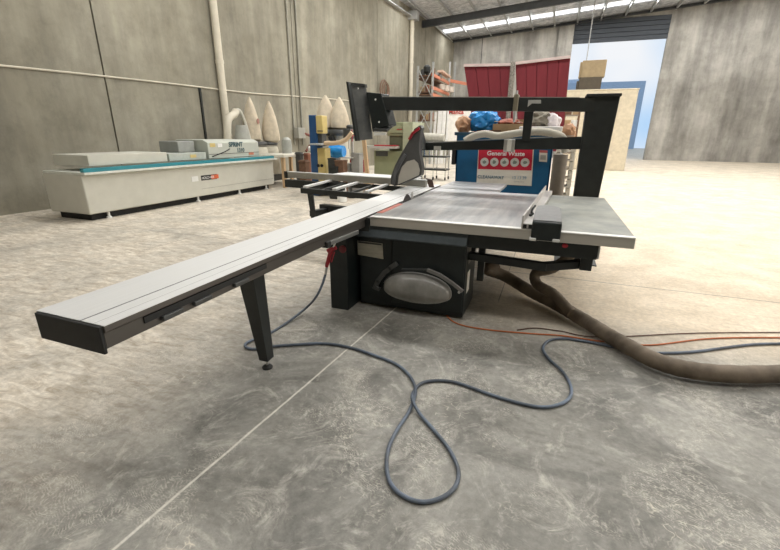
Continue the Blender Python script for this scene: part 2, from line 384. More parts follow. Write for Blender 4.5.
# roof: foil blanket in bays with skylight sheets between
mb = MB(); edges = [-8.2]
for y in SKYL: edges += [y - .6, y + .6]
edges.append(YB + .2)
for a, b in zip(edges[0::2], edges[1::2]):
    P = [(-9.6 - 1.0, a, roofz(-10.6)), (16.2, a, roofz(16.2)), (16.2, a, roofz(16.2) + .15), (-10.6, a, roofz(-10.6) + .15)]
    mb.prism(P, (0, b - a, 0))
struct(mb.build('ceiling', foil_mat(), smooth=False))
for y in SKYL:
    P = [(-10.6, y - .6, roofz(-10.6) + .05), (16.2, y - .6, roofz(16.2) + .05), (16.2, y - .6, roofz(16.2) + .09), (-10.6, y - .6, roofz(-10.6) + .09)]
    struct(MB().prism(P, (0, 1.2, 0)).build('window_1', SKYP, smooth=False))
for y in (-3, 5, 13, 21, 29, 36.2):
    OF = .06 if y > 36 else .22; mb = MB(); hh = .36 if y < 36 else .12
    for (dz, wd, th) in ((0, .2, .03), (-hh, .2, .03)):
        mb.bar((-10.3 if y < 20 else -8.9, y, roofz(-9.5) - OF + dz), (16, y, roofz(16) - OF + dz + RK * -.0), wd, th)
    mb.bar((-10.3 if y < 20 else -8.9, y, roofz(-9.5) - OF - hh / 2), (16, y, roofz(16) - OF - hh / 2), .03, hh)
    if y < 20: pass
    struct(mb.build('trim_5', RAFT, smooth=False))
for k in range(17):
    x = -8.6 + k * 1.5; mb = MB(); z = roofz(x) - .02
    mb.box((x, -8, z - .16), (x + .03, YB, z)).box((x, -8, z - .18), (x + .10, YB, z - .16)).box((x - .07, -8, z - .02), (x, YB, z))
    struct(mb.build('trim_6', GALV, smooth=False))
# perimeter gutter box at the top of the left wall
struct(MB().bar((wx(-8) + .12, -8, 8.15), (wx(26.9) + .12, 26.9, 8.28), .26, .05).build('trim_7', GALV))

# ================================================================== DOWNPIPES
def downpipe(y, r, z0, lab):
    t = thing('downpipe', (wx(y) + r + .03, y, 0), lab, 'pipe')
    x = wx(y) + r + .03
    MB().tube([(x, y, 0), (x, y, z0)], r, 16, False).build('pipe', PVC, t)
    if z0 > 8: B((x - .25, y - .3, z0 - .1), (x + .35, y + .3, z0 + .35), 'rain_head', GALV, t, .01)
    for z in (1.5, 3.6, 5.8, 7.6): MB().lathe([(r * 1.12, 0), (r * 1.12, .1)], (x, y, z)).build('bracket', PVC, t)
downpipe(11.12, .11, 8.1, 'tall cream downpipe on the left concrete wall above the edge bander')
downpipe(26.9, .13, 8.2, 'cream downpipe on the left wall beside the far pallet rack')

# ================================================================== PANEL SAW
saw = thing('panel_saw', (-1.1, 4.1, 0), 'black sliding table panel saw with long aluminium carriage and grey cast table in the middle', 'table saw')
cab = B((-1.62, 3.47, .02), (-.60, 3.98, .80), 'cabinet', BLACK, saw, .006)
B((-1.5, 3.6, 0), (-.7, 3.94, .02), 'plinth', BLACK2, saw)
B((-1.55, 3.98, 0), (-1.0, 4.75, .80), 'rear_body', BLACK2, saw)
B((-1.30, 3.462, .06), (-1.292, 3.47, .74), 'door_seam', RUB, cab)
dr = B((-1.285, 3.458, .075), (-.612, 3.469, .70), 'door', BLACK, cab, .003)
MB().lathe([(.03, 0), (.034, .01), (.03, .035), (.012, .04)], (-.60, 3.72, .62), 14, axis='X').build('door_knob', RUB, cab)
B((-.602, 3.58, .22), (-.597, 3.70, .42), 'warning_sticker', PAPER, cab)
B((-.602, 3.58, .50), (-.597, 3.68, .72), 'side_panel', mat('grey_side_panel', (.22, .21, .18), .5), cab)
# start pillar on the left
pil = MB().box((-1.845, 3.27, 0), (-1.66, 4.1, .775)).build('side_column', BLACK, saw, .006)
B((-1.855, 3.30, .20), (-1.84, 4.0, .78), 'side_panel', BLACK, pil, .003)
c = aty(343, 249, 3.27)
MB().lathe([(.035, -.0), (.036, .012), (.030, .014)], (c.x, 3.27, c.z), 20, axis='Y').build('emergency_stop', mat('dark_red_button', (.14, .01, .015), .5), pil)
# data plate
q = [aty(u, v, 3.468) for u, v in ((357.5, 240.5), (382.5, 243.5), (383.5, 259), (358, 254.5))]
pl = MB().prism(q, (0, -.004, 0)).build('data_plate', LABEL, cab)
q = [aty(u, v, 3.4635) for u, v in ((358.3, 241), (381.5, 243.9), (381.7, 245.4), (358.4, 242.9))]
MB().prism(q, (0, -.002, 0)).build('header_band', DGREY, pl)
# sloping apron under the table
mb = MB(); ap = [(0, 3.475, .71), (0, 3.395, .705), (0, 3.39, .715), (0, 3.435, .812), (0, 3.475, .812)]
mb.prism([(-1.635, y, z) for _, y, z in ap], (1.04, 0, 0)); mb.build('apron', APRON, saw, .002)
B((-1.60, 3.41, .735), (-1.50, 3.55, .885), 'carriage_bracket', BLACK2, saw, .005)
# tables
tab = MB().box((-1.495, 3.465, .855), (-.03, 5.42, .90)).build('main_table', CAST, saw, .003)
B((-.028, 3.465, .855), (.64, 5.66, .898), 'side_table', CASTD, saw, .003)
o1, o2 = atz(507, 184, .898), atz(496, 193, .898)
q = [(-1.495, 5.423, .86), (-.03, 5.423, .86), (-.03, 5.64, .86), (o2.x, 5.64, .86), (o1.x, o1.y, .86), (-1.47, o1.y + .05, .86)]
MB().prism(q, (0, 0, .038)).build('outfeed_table', CAST2, saw, .003)
B((-1.45, 3.52, .74), (.34, 5.6, .855), 'table_frame', BLACK2, saw)
B((-1.50, 3.60, .895), (-1.445, 4.20, .9025), 'red_insert', mat('faded_red_insert', (.50, .16, .12), .5), saw)
B((-1.485, 4.2, .895), (-1.465, 5.1, .902), 'blade_slot', RUB, saw)
MB().lathe([(.15, -.002), (.15, .002)], (-1.476, 4.42, .825), 40, axis='X').build('saw_blade', mat('dark_blade', (.03, .022, .02), .5, .3), saw)
MB().prism([(-1.478, 4.60, .84), (-1.478, 4.66, .84), (-1.478, 4.64, .985), (-1.478, 4.55, .965)], (.004, 0, 0)).build('riving_knife', STEEL, saw)
rail = MB().box((-1.485, 3.405, .815), (.64, 3.463, .897)).build('front_rail', RAIL, saw, .003)
MB().box((-1.485, 3.400, .892), (.64, 3.464, .9005)).build('top_lip', mat('bright_rail_lip', (.80, .79, .76), .4, .2), rail, .001)
B((-.60, 3.44, .695), (.41, 3.50, .812), 'front_frame_beam', BLACK2, saw, .004)
B((.41, 3.44, .70), (.425, 3.50, .80), 'end_cap', STEEL, saw, .004)
c = aty(565, 245.5, 3.43); MB().lathe([(.016, 0), (.018, .02), (.012, .025)], (c.x, 3.44, c.z), 16, axis='Y', sx=1.3).build('red_lock_knob', RED, saw)
# pedestal leg + outrigger for the side table
B((-.54, 3.74, .30), (-.48, 3.80, .74), 'frame_leg', BLACK2, saw, .004)
B((.31, 3.56, .565), (.40, 3.70, .74), 'frame_leg', BLACK2, saw, .004)
mb = MB(); mb.bar((-.60, 3.60, .58), (.06, 3.50, .58), .07, .065).bar((.03, 3.50, .58), (.36, 3.66, .60), .07, .065)
mb.build('outrigger', BLACK2, saw, .003)
# sliding carriage
XL, XR, Y0, Y1 = -1.925, -1.525, .95, 6.15
car = MB()
prof = [(XL, .882), (XL, .9), (XR, .9), (XR, .868), (XR - .022, .858), (XR - .022, .80), (XR - .06, .782), (XL + .06, .782), (XL + .02, .80), (XL + .02, .86)]
prof = [(XL, .885), (XL, .898), (XR, .898), (XR, .872), (XR - .012, .866), (XR - .012, .80), (XR - .06, .776), (XL + .06, .776), (XL + .012, .80), (XL + .012, .87)]
car.prism([(x, Y0, z) for x, z in prof], (0, Y1 - Y0, 0))
DALU = mat('dark_anodised_side', (.11, .10, .09), .35, .4, .15, 4, stretch=(1, .3, 1))
carriage = car.build('sliding_carriage', DALU, saw, .002)
B((XL, Y0, .8975), (XR, Y1, .9), 'top_plate', ALUW, carriage)
B((XR - .135, Y0, .8995), (XR - .128, Y1, .9008), 't_slot', mat('slot_grey', (.16, .16, .165), .5), carriage)
B((XR - .06, Y0, .8995), (XR - .057, Y1, .9004), 'fine_groove', mat('slot_grey2', (.42, .42, .42), .5), carriage)
B((XR - .019, 1.12, .835), (XR - .004, 1.95, .864), 'side_slot', RUB, carriage)
for y in (1.20, 1.38, 1.66): B((XR - .015, y, .812), (XR + .010, y + .11, .834), 'clamp_lug', DGREY, carriage, .003)
B((XL + .01, Y0 - .015, .78), (XR - .01, Y0, .897), 'end_cap', RUB, carriage, .004)
MB().box((-1.80, 3.3, .70), (-1.66, 5.6, .776)).build('guide_beam', BLACK2, saw, .004)
# grey start bar on carriage side
a = atx(327.5, 243.5, -1.54); b = atx(357, 232, -1.54)
sb = MB().bar(a, b, .04, .035).build('pull_bar', mat('grey_bar', (.22, .22, .21), .4, .4), saw, .004)
MB().bar(a - Vector((0, .05, 0)), a + Vector((0, .01, 0)), .06, .05).build('bar_end', RUB, sb, .008)
for y in (a.y + .06, a.y + .13): MB().tube([(-1.545, y, a.z), (-1.545, y, .86)], .006, 8, False).build('stud', STEEL, sb)
# carriage leg
lg = MB(); lt = Vector((-1.765, 2.075, .785)); lb = Vector((-1.745, 2.13, .075))
lg.bar(lb, lt, .075, .075, (0, 1, 0), .13, .12)
leg = lg.build('carriage_leg', BLACK2, saw, .004)
B((-1.86, 1.98, .768), (-1.64, 2.17, .790), 'mount_plate', DGREY, leg, .003)
MB().tube([(-1.745, 2.13, .02), (-1.745, 2.13, .085)], .009, 10, False).build('threaded_rod', STEEL, leg)
MB().lathe([(.036, 0), (.038, .008), (.03, .018), (.014, .026)], (-1.745, 2.13, 0), 24).build('foot_pad', RUB, leg)
for x in (-1.83,): MB().lathe([(.007, 0), (.006, .004)], (-1.79, 2.01, .76), 10, axis='Y').build('bolt', STEEL, leg)
# clear hood stored on the cabinet door
g = MB(); N1, N2 = 40, 12
p0 = aty(384, 295, 3.455); p1 = aty(451, 297, 3.455); cx = (p0.x + p1.x) / 2; hw = (p1.x - p0.x) / 2
zt = aty(418, 273, 3.455).z; zb = aty(418, 302, 3.455).z
def rim(t):
    # outline: flatter belly, arched top
    c_, s_ = math.cos(t), math.sin(t); x = cx + hw * (abs(c_) ** 1.05) * (1 if c_ > 0 else -1)
    zc = zb + (zt - zb) * .40
    z = zc + (zt - zc if s_ > 0 else zc - zb) * (abs(s_) ** .85) * (1 if s_ > 0 else -1)
    return Vector((x, 3.455, z))
L = []; mid = Vector((cx - .01, 3.455, zb + (zt - zb) * .46))
for j in range(N2 + 1):
    k = j / N2; row = []
    for i in range(N1):
        p = rim(i * 2 * math.pi / N1); q = mid + (p - mid) * math.cos(k * math.pi / 2 * .97); q.y = 3.455 - .13 * math.sin(k * math.pi / 2) ** .8
        row.append(g.bm.verts.new(q))
    L.append(row)
for j in range(N2):
    for i in range(N1): g.bm.faces.new((L[j][i], L[j][(i + 1) % N1], L[j + 1][(i + 1) % N1], L[j + 1][i]))
g.bm.faces.new(L[-1])
hood = g.build('clear_cover', CLEAR, saw)
MB().tube([rim(i * 2 * math.pi / 40) for i in range(41)], .006, 6, False).build('cover_rim', STEEL, hood)
def strip(pix, y, w, h, m, name, par):
    P = [aty(u, v, y) for u, v in pix]; mb = MB()
    for a, b in zip(P[:-1], P[1:]):
        d = (b - a).normalized(); mb.bar(a - d * w * .25, b + d * w * .25, w, h, (0, 1, 0))
    return mb.build(name, m, par, .003)
strip([(375, 288), (378, 281), (384, 273), (390, 268), (396, 264)], 3.42, .045, .03, DGREY, 'left_handle', hood)
strip([(375.5, 287), (379, 289)], 3.41, .035, .035, DGREY, 'pivot_boss', hood)
strip([(402, 269), (428, 269.5)], 3.41, .012, .02, DGREY, 'top_bar', hood)
strip([(428, 270), (440, 275), (452, 283), (462, 291)], 3.40, .03, .025, mat('grey_strap', (.20, .19, .18), .4), 'right_strap', hood)
c = aty(459, 292.5, 3.39); MB().lathe([(.012, 0), (.012, .01)], (c.x, 3.40, c.z), 12, axis='Y').build('strap_bolt', STEEL, hood)
# rip fence
rf = MB(); a = Vector((-.165, 3.40, 0)); b = Vector((-.045, 5.70, 0))
rf.bar((a.x, a.y, .955), (b.x, b.y, .955), .014, .105).bar((a.x + .045, a.y, .925), (b.x + .045, b.y, .925), .085, .042)
rip = rf.build('rip_fence', mat('fence_aluminium', (.60, .575, .55), .35, .5), saw, .002)
rip.location.z += 0
MB().bar((a.x + .02, a.y - .004, .923), (a.x + .02, a.y - .001, .923), .028, .03).bar((a.x + .062, a.y - .004, .923), (a.x + .062, a.y - .001, .923), .028, .03).build('profile_hole', RUB, rip)
hs = MB(); px0, px1 = -.09, .125
pr = [(3.345, .83), (3.345, .965), (3.36, .98), (3.80, .985), (4.12, .975), (4.30, .94), (4.36, .902), (3.47, .902), (3.40, .83)]
hs.prism([(px0, y, z) for y, z in pr], (px1 - px0, 0, 0)); hb = hs.build('fence_housing', BLACK, rip, .012)
MB().prism([(px0 + .004, 3.37, .981), (px1 - .004, 3.37, .981), (px1 - .004, 3.9, .987), (px1 - .02, 4.08, .984), (px1 - .08, 4.16, .982), (px0 + .06, 4.16, .982), (px0 + .01, 4.08, .984), (px0 + .004, 3.9, .987)], (0, 0, .004)).build('top_cover', mat('worn_grey_cover', (.17, .17, .17), .5, 0, .15, 12), hb)
for u, v in ((532.5, 239.5), (556, 241)):
    c = aty(u, v, 3.335); MB().box((c.x - .026, 3.335, c.z - .012), (c.x + .026, 3.40, c.z + .012)).build('white_roller', WHITE, hb, .006)
MB().tube([(-.115, 3.72, .95), (-.115, 3.74, 1.0), (-.095, 3.80, 1.03)], .009, 8).tube([(-.125, 3.70, .96), (-.105, 3.74, .97)], .012, 8, False).build('clamp_lever', RUB, rip)
# crosscut frame, legs, swing arm
cf = MB()
c0, c1, c2, c3 = atz(302, 190.5, .86), atz(384, 197.5, .86), atz(404, 189, .86), atz(328, 183.5, .86)
for p, q in ((c0, c1), (c1, c2), (c2, c3), (c3, c0)): cf.bar(p, q, .05, .07)
cfo = cf.build('crosscut_frame', BLACK2, saw, .004)
for t, wd in ((.04, .055), (.42, .06), (.80, .05)):
    p = c0.lerp(c1, t); q = c3.lerp(c2, t); MB().bar(p + Vector((0, 0, .05)), q + Vector((0, 0, .05)), wd, .03).build('support_bar', ALUW, cfo, .003)
for t in (.25, .62):
    p = c0.lerp(c1, t); q = c3.lerp(c2, t); MB().bar(p + Vector((0, 0, .02)), q + Vector((0, 0, .02)), .03, .03).build('cross_member', BLACK2, cfo, .003)
fa, fb = Vector((-4.15, 6.05, .955)), Vector((-1.62, 5.70, .955))
fe = MB().bar(fa, fb, .06, .09).build('crosscut_fence', mat('fence_warm_aluminium', (.40, .385, .34), .35, .5), cfo, .004)
MB().bar(fa + Vector((0, 0, .049)), fb + Vector((0, 0, .049)), .062, .012).build('fence_top', ALUW, fe)
MB().bar(fa - Vector((.03, 0, 0)), fa + Vector((.03, -.01, 0)), .08, .11).build('end_cap', RUB, fe)
MB().bar(fa + Vector((.03, -.08, -.13)), Vector((-3.0, 5.86, .825)), .10, .12).build('fence_carrier', BLACK2, fe, .004)
MB().prism([(-3.75, 6.35, .90), (-2.0, 6.10, .90), (-2.05, 6.9, .90), (-3.6, 7.2, .90)], (0, 0, .03)).build('support_panel', ALUW, cfo)
MB().bar((c0.x + .13, c0.y, .84), (c0.x + .13, c0.y + .06, .46), .07, .055, (0, 1, 0), .055, .05).build('telescopic_leg', BLACK2, cfo, .004)
s0, s1, s2 = atz(312, 214, .45), atz(325, 211, .45), atz(322, 208.5, .47)
sa = MB(); sa.bar(s0, s1, .10, .09); sa.bar(s2, Vector((-1.75, s2.y - .35, .47)), .12, .15)
sa.build('swing_arm', BLACK2, saw, .004)
# short end post beyond hood
MB().prism([(-1.60, 5.78, .90), (-1.53, 5.78, .90), (-1.57, 5.80, 1.0), (-1.66, 5.80, 1.02)], (0, .03, 0)).build('end_stop', mat('brown_stop', (.10, .06, .045), .6), saw)

# ================================================================== OVERHEAD GUARD GANTRY
gt = thing('overhead_guard_gantry', (.42, 6.0, 0), 'black post with two long horizontal arms carrying the saw guard above the table', 'machine arm')
px = [(-.125, .0), (.125, .0), (.21, 2.06), (-.14, 2.06)]
MB().prism([(.44 + x, 5.88, z) for x, z in px], (0, .24, 0)).build('post', BLACK2, gt, .01)
B((.18, 5.75, 0), (.70, 6.25, .012), 'base_plate', BLACK2, gt, .004)
B((.28, 5.84, 2.05), (.66, 6.16, 2.085), 'post_cap', RUB, gt, .01)
L0, L1 = Vector((-2.14, 5.35, 1.98)), Vector((.40, 5.93, 1.965))
ua = MB().bar(L0, L1, .09, .155).build('upper_arm', BLACK2, gt, .004)
MB().bar(L0 + Vector((0, 0, .081)), L1 + Vector((-.2, -.04, .081)), .092, .008).build('top_edge', mat('pale_edge', (.30, .29, .26), .5), ua)  # thin paler strip along the top of the upper arm
A0, A1 = Vector((-1.775, 5.98, 1.445)), Vector((.40, 5.98, 1.53))
la = MB().bar(A0, A1, .10, .10, (0, 0, 1), .1, .155).build('lower_arm', BLACK2, gt, .004)
MB().bar(A0 + Vector((0, -.0, .056)), A1 + Vector((-.18, 0, .080)), .10, .010).build('top_edge', mat('pale_edge2', (.42, .41, .38), .5), la)  # paler strip along the top of the lower arm
p = aty(437, 148, 5.9); B((p.x - .05, 5.915, p.z - .025), (p.x + .05, 5.93, p.z + .025), 'rating_sticker', PAPER, la)
# clamp blocks and hangers
p = aty(509, 146, 5.9); cl = B((p.x - .07, 5.90, p.z - .075), (p.x + .07, 6.06, p.z + .085), 'clamp_block', STEEL, la, .006)
B((p.x - .025, 5.888, p.z - .065), (p.x + .03, 5.90, p.z + .075), 'clamp_screw_plate', PAPER, cl, .003)
p = aty(514, 103, 5.6); B((p.x - .01, 5.60, p.z - .09), (p.x + .045, 5.80, p.z + .10), 'arm_clamp', mat('brass_grey_clamp', (.30, .27, .20), .4, .5), ua, .006)
MB().tube([(p.x + .02, 5.62, p.z - .22), (p.x + .02, 5.62, p.z + .14)], .014, 10, False).build('vertical_tube', GALV, ua)
hp0, hp1 = aty(530, 104, 5.85), aty(526, 140, 5.95)
MB().bar(hp0, hp1, .11, .09, (0, 1, 0), .10, .09).build('drop_post', BLACK2, gt, .004)
q = [aty(u, v, 5.72) for u, v in ((520, 100), (541, 100), (541, 103.5), (532, 103.5), (526.5, 108), (520, 103.5))]
MB().prism(q, (0, -.012, 0)).build('gusset_plate', mat('pale_grey_plate', (.48, .47, .44), .5), gt)
# end plates (arm end, left)
q = [aty(346.5, 82.5, 5.2), aty(364.5, 85, 5.35), aty(371.5, 139, 5.35), aty(355.5, 141, 5.2)]
ep = MB().prism(q, (.012, .02, 0)).build('end_plate', MGREY, gt)
q = [aty(346, 81.5, 5.17), aty(348, 82, 5.17), aty(357, 141, 5.17), aty(355, 141, 5.17)]
MB().prism(q, (.02, .05, 0)).build('flange', BLACK2, ep)
q = [aty(346.5, 82, 5.18), aty(364.5, 84, 5.33), aty(365, 87.5, 5.33), aty(347.5, 84.5, 5.18)]
MB().prism(q, (.01, .05, 0)).build('flange', BLACK2, ep)
for u, v, y in ((358, 88.5, 5.27), (365, 134, 5.31)):
    c = aty(u, v, y); MB().lathe([(.011, 0), (.009, .008)], (c.x, c.y, c.z), 12, axis='Y').build('bolt', WHITE, ep)
q = [aty(366, 92, 5.3), aty(381, 93.5, 5.3), aty(389, 125, 5.3), aty(372.5, 132, 5.3)]
eb = MB().prism(q, (.05, .16, 0)).build('end_box', BLACK, gt, .006)
q = [aty(381, 94, 5.31), aty(387, 97, 5.40), aty(392, 124, 5.40), aty(388, 127, 5.31)]
MB().prism(q, (.01, .02, 0)).build('side_plate', MGREY, eb)
for u, v in ((375.5, 99.5), (379, 122)):
    c = aty(u, v, 5.29); MB().lathe([(.013, 0), (.010, .010)], (c.x, c.y, c.z), 12, axis='Y').build('bolt', WHITE, eb)
q = [aty(373, 131, 5.25), aty(383, 126.5, 5.5), aty(394, 126.5, 5.5), aty(387, 132, 5.25)]
MB().prism(q, (0, 0, .03)).build('bottom_shelf', DGREY, eb, .004)
q = [aty(374, 132.5, 5.22), aty(386, 132.5, 5.22), aty(385, 135, 5.22), aty(374, 135.3, 5.22)]
MB().prism(q, (0, .02, 0)).build('white_tag', WHITE, eb)
# guard hood
Yh = 5.52
def P(pix, y=Yh): return [aty(u, v, y) for u, v in pix]
outer = [(390.5, 183.5), (391, 176), (395, 165), (402, 152), (409, 140), (414, 129), (420, 125), (421.5, 128), (419, 142), (419, 152), (420.5, 160), (422, 168), (421, 175), (416.5, 177.5), (400, 184.5), (394, 186)]
gh = MB().prism(P(outer, Yh), (.02, .07, 0)).build('guard_hood', mat('hood_grey_plastic', (.085, .085, .085), .35, 0, .2, 6), gt, .004)
inner = [(398, 184.5), (399, 176), (402, 167), (407, 161.5), (414, 159.5), (418, 163), (420, 170), (419, 175), (415, 177)]
MB().prism(P(inner, Yh - .004), (0, -.008, 0)).build('side_window', GREYP, gh)
strip([(393.5, 183), (395, 174), (399.5, 164), (405, 155)], Yh - .01, .045, .03, mat('hood_edge', (.13, .135, .14), .35), 'edge_band', gh)
strip([(409.5, 139), (412.5, 133.5), (419, 128.5)], Yh - .01, .03, .04, RED, 'red_handle', gh)
MB().bar(aty(420, 130, Yh + .05), A0 + Vector((.03, -.02, 0)), .05, .10).build('hood_bracket', BLACK2, gh)

# ================================================================== HOSES, CORDS
G = lambda pix, z=.013: [atz(u, v, z) for u, v in pix]
hpts = [aty(325.5, 274, 3.02), aty(322, 285, 3.01), aty(316, 297, 2.97), atz(306, 308, .06)] + \
    G([(285, 324), (266, 335), (250, 341), (245, 345.5), (252, 349), (266, 347), (290, 345), (325, 343.5), (352, 348), (376, 356), (396, 364), (409, 375), (415, 387)], .013) + \
    [atz(414.5, 398, .02)] + G([(408, 413), (397, 430), (389, 447), (386.5, 465), (390, 482), (402, 495), (422, 502), (443, 497), (456, 485), (458, 469), (449, 449), (432, 428)]) + \
    [atz(420, 414, .02), atz(412.5, 400, .038)] + G([(414, 391), (422, 383), (438, 380.5), (458, 383), (486, 393), (515, 402), (541, 407), (559, 404.5), (570, 397), (570.5, 385), (562, 371), (549, 359), (543, 349), (548, 341), (562, 338.5), (580, 340.5), (600, 344), (640, 352), (690, 352), (760, 344), (840, 345)])
tag(MB().tube(hpts, .0108, 10).build('air_hose', HOSE), 'blue grey rubber air hose looped across the concrete floor from the red gun', 'hose')
GE = aty(325.5, 274, 3.02)
gun = thing('air_gun', (GE.x, 3.02, .55), 'red air blow gun hanging by its nozzle at the left side of the saw cabinet', 'air gun')
p = lambda u, v: aty(u, v, 3.02)
gb = MB(); gb.bar(p(331.5, 249), p(326.5, 267), .036, .03, (0, 1, 0), .028, .026); gb.build('handle', RED, gun, .006)
MB().bar(p(327.5, 251), p(336, 247.5), .035, .03, (0, 1, 0)).build('body', RED, gun, .006)
MB().tube([p(333, 249), p(336, 243) + Vector((0, -.02, 0)), p(341.5, 237) + Vector((0, -.03, 0))], .0075, 8).build('nozzle', WHITE, gun, label='white nozzle')
MB().tube([p(334.5, 252), p(331.5, 262)], .005, 6, False).build('trigger', RED, gun)
MB().tube([p(326.5, 267), GE], .012, 10, False).build('coupler', STEEL, gun)
op = G([(444, 311), (449, 318), (456, 323), (470, 327), (495, 330.5), (530, 333.5), (560, 335.5), (585, 339), (604, 341.5), (650, 345), (720, 338), (840, 338)], .008)
tag(MB().tube(op, .0065, 8).build('extension_cord', OCORD), 'thin orange cord running right along the floor from under the saw cabinet', 'cord')
tag(MB().tube(G([(517, 330), (535, 328), (560, 331), (600, 337), (700, 333), (840, 332)], .008), .005, 8).build('extension_cord', mat('brown_cord', (.12, .06, .04), .6)), 'thin dark brown cord lying just behind the orange cord', 'cord')
d1 = [Vector((-.42, 4.35, .32)), atz(487, 269, .25), atz(505, 276, .17), atz(530, 291, .09), atz(556, 304, .075), atz(585, 321, .075), atz(620, 342, .075), atz(665, 364, .075), atz(730, 374, .075), atz(840, 372, .075)]
dd = tag(MB().tube(d1, .062, 18, rings=.955).build('dust_duct', DUCT), 'thick brown flexible dust duct on the floor running out to the right', 'duct')
c = atz(556, 310, .12); c2 = atz(570, 318, .12)
d2 = [Vector((.36, 4.0, .74)), Vector((.25, 4.02, .56)), atz(553, 268, .42), atz(536, 273, .34), atz(537, 284, .24), atz(552, 293, .20), atz(563, 304, .13), atz(572, 314, .09)]
tag(MB().tube(d2, .050, 18, rings=.955).build('dust_duct', DUCT), 'shorter brown duct elbow dropping from under the side table onto the floor duct', 'duct')

# ================================================================== BLUE BIN AND LOAD
YBN = 7.1
bl, brr = aty(457, 131, YBN).x, aty(555, 131, YBN).x; zt = 1.655
bin_ = thing('waste_bin', ((bl + brr) / 2, YBN + .6, 0), 'large blue steel skip bin with red and white waste sign behind the saw table', 'waste bin')
mb = MB(); wth = .02
x0, x1 = bl, brr; xb0, xb1 = bl + .03, brr + .01
def slab(a, b, c_, d): mb.prism([a, b, c_, d], (0, .02, 0))
# front, back
for y in (YBN, YBN + 1.25): mb.prism([(xb0, y, .12), (xb1, y, .12), (x1, y, zt), (x0, y, zt)], (0, .025, 0))
mb.prism([(xb0, YBN, .12), (x0, YBN, zt), (x0 + .025, YBN, zt), (xb0 + .025, YBN, .12)], (0, 1.27, 0))
mb.prism([(xb1 - .025, YBN, .12), (x1 - .025, YBN, zt), (x1, YBN, zt), (xb1, YBN, .12)], (0, 1.27, 0))
mb.box((xb0, YBN, .12), (xb1, YBN + 1.27, .15))
mb.build('bin_body', BLUE, bin_, .004)
MB().box((x0 - .03, YBN - .04, zt - .05), (x1 + .03, YBN + .01, zt)).box((x0 - .03, YBN + 1.24, zt - .05), (x1 + .03, YBN + 1.3, zt)).box((x0 - .03, YBN, zt - .05), (x0 + .03, YBN + 1.25, zt)).box((x1 - .03, YBN, zt - .05), (x1 + .03, YBN + 1.25, zt)).build('rim', mat('blue_rim', (.02, .07, .12), .5), bin_, .004)
for x in (xb0 + .1, xb1 - .1):
    for y in (YBN + .12, YBN + 1.1): MB().lathe([(.06, -.02), (.06, .02)], (x, y, .06), 18, axis='X').build('wheel', RUB, bin_)
yf = YBN - .006
q = [aty(u, v, yf) for u, v in ((478.5, 147), (534, 148), (531.5, 186), (476.5, 183))]
sg = MB().prism(q, (0, -.006, 0)).build('waste_sign', PAPER, bin_)
q = [aty(u, v, yf - .008) for u, v in ((479, 146), (533, 147), (531.5, 170.5), (478, 169))]
MB().prism(q, (0, -.003, 0)).build('red_field', mat('sign_red', (.62, .015, .05), .5), sg)
c = aty(505.5, 155.6, yf - .012); xd = (aty(520, 150.5, yf) - aty(490, 150, yf)).normalized(); TW = mat('sign_white', (.9, .9, .9), .5)
TX = (1, 0, -.0)
text('sign_heading', 'General Waste', .095, c, xd, (0, 0, 1), TW, sg, bold=.002)
for k, u in enumerate((484.5, 494.3, 504.5, 514.7, 525)):
    c = aty(u, 162 + k * .12, yf - .011)
    rd = MB().lathe([(.068, 0), (.068, .004)], (c.x, c.y, c.z), 28, axis='Y').build('round_picture', TW, sg)
    MB().blob((c.x, c.y - .006, c.z), (.030, .003, .026), k, .5, 2).build('waste_picture', mat('picture_green_grey', (.32, .38, .35), .6, 0, .4, 60), rd)
c = aty(490.5, 178.6, yf - .010); text('sign_name', 'CLEANAWAY', .070, c, xd, (0, 0, 1), mat('sign_navy', (.09, .19, .28), .5), sg, bold=.001)
c = aty(506.2, 178.6, yf - .010)
c = aty(519, 179.2, yf - .010); text('sign_phone', '13 13 39', .064, c, xd, (0, 0, 1), mat('sign_blue', (.18, .36, .52), .5), sg)
c = aty(519, 182.2, yf - .010); text('sign_web', 'cleanaway.com.au', .022, c, xd, (0, 0, 1), mat('sign_grey', (.4, .42, .42), .5), sg)
q = [aty(u, v, yf) for u, v in ((539.5, 150), (547.5, 150.5), (547, 162), (539, 161.5))]
st = MB().prism(q, (0, -.004, 0)).build('notice_sticker', PAPER, bin_)
q = [aty(u, v, yf - .005) for u, v in ((539.5, 150), (547.5, 150.5), (547.4, 153), (539.4, 152.6))]
MB().prism(q, (0, -.002, 0)).build('notice_header', mat('notice_red', (.45, .1, .1), .5), st)
q = [aty(u, v, yf - .005) for u, v in ((540.5, 155), (546, 155.3), (545.7, 159.8), (540.2, 159.5))]
MB().prism(q, (0, -.002, 0)).build('notice_print', mat('print_grey', (.45, .45, .42), .5), st)
# rubbish under the load, fills the bin to the rim
mb = MB(); mb.box((bl + .08, YBN + .04, zt - .25), (brr - .08, YBN + 1.22, zt - .02))
tag(mb.build('rubbish_fill', BROWN), 'brown rubbish filling the blue bin level with its rim', 'rubbish', kind='stuff')
def onbin(u, y): return aty(u, 130, y).x
x = onbin(483, 7.5); tag(MB().blob((x, 7.5, zt + .17), (.25, .20, .19), 3, .22, 4, 2.6).build('plastic_bag', BAGB), 'bright blue tied plastic bag on top of the bin', 'bag')
x = onbin(463.5, 7.4); tag(MB().blob((x, 7.4, zt + .12), (.13, .12, .14), 5, .3, 3).build('paper_bag', mat('orange_brown_paper', (.48, .22, .10), .7, 0, .4, 9, c2=(.62, .42, .28))), 'crumpled orange brown paper bag left of the blue bag', 'bag')
bx = thing('cardboard_box', (onbin(509, 7.45), 7.45, zt), 'open cardboard tray with red brown scraps right of the blue bag', 'box')
cx_ = onbin(509, 7.45)
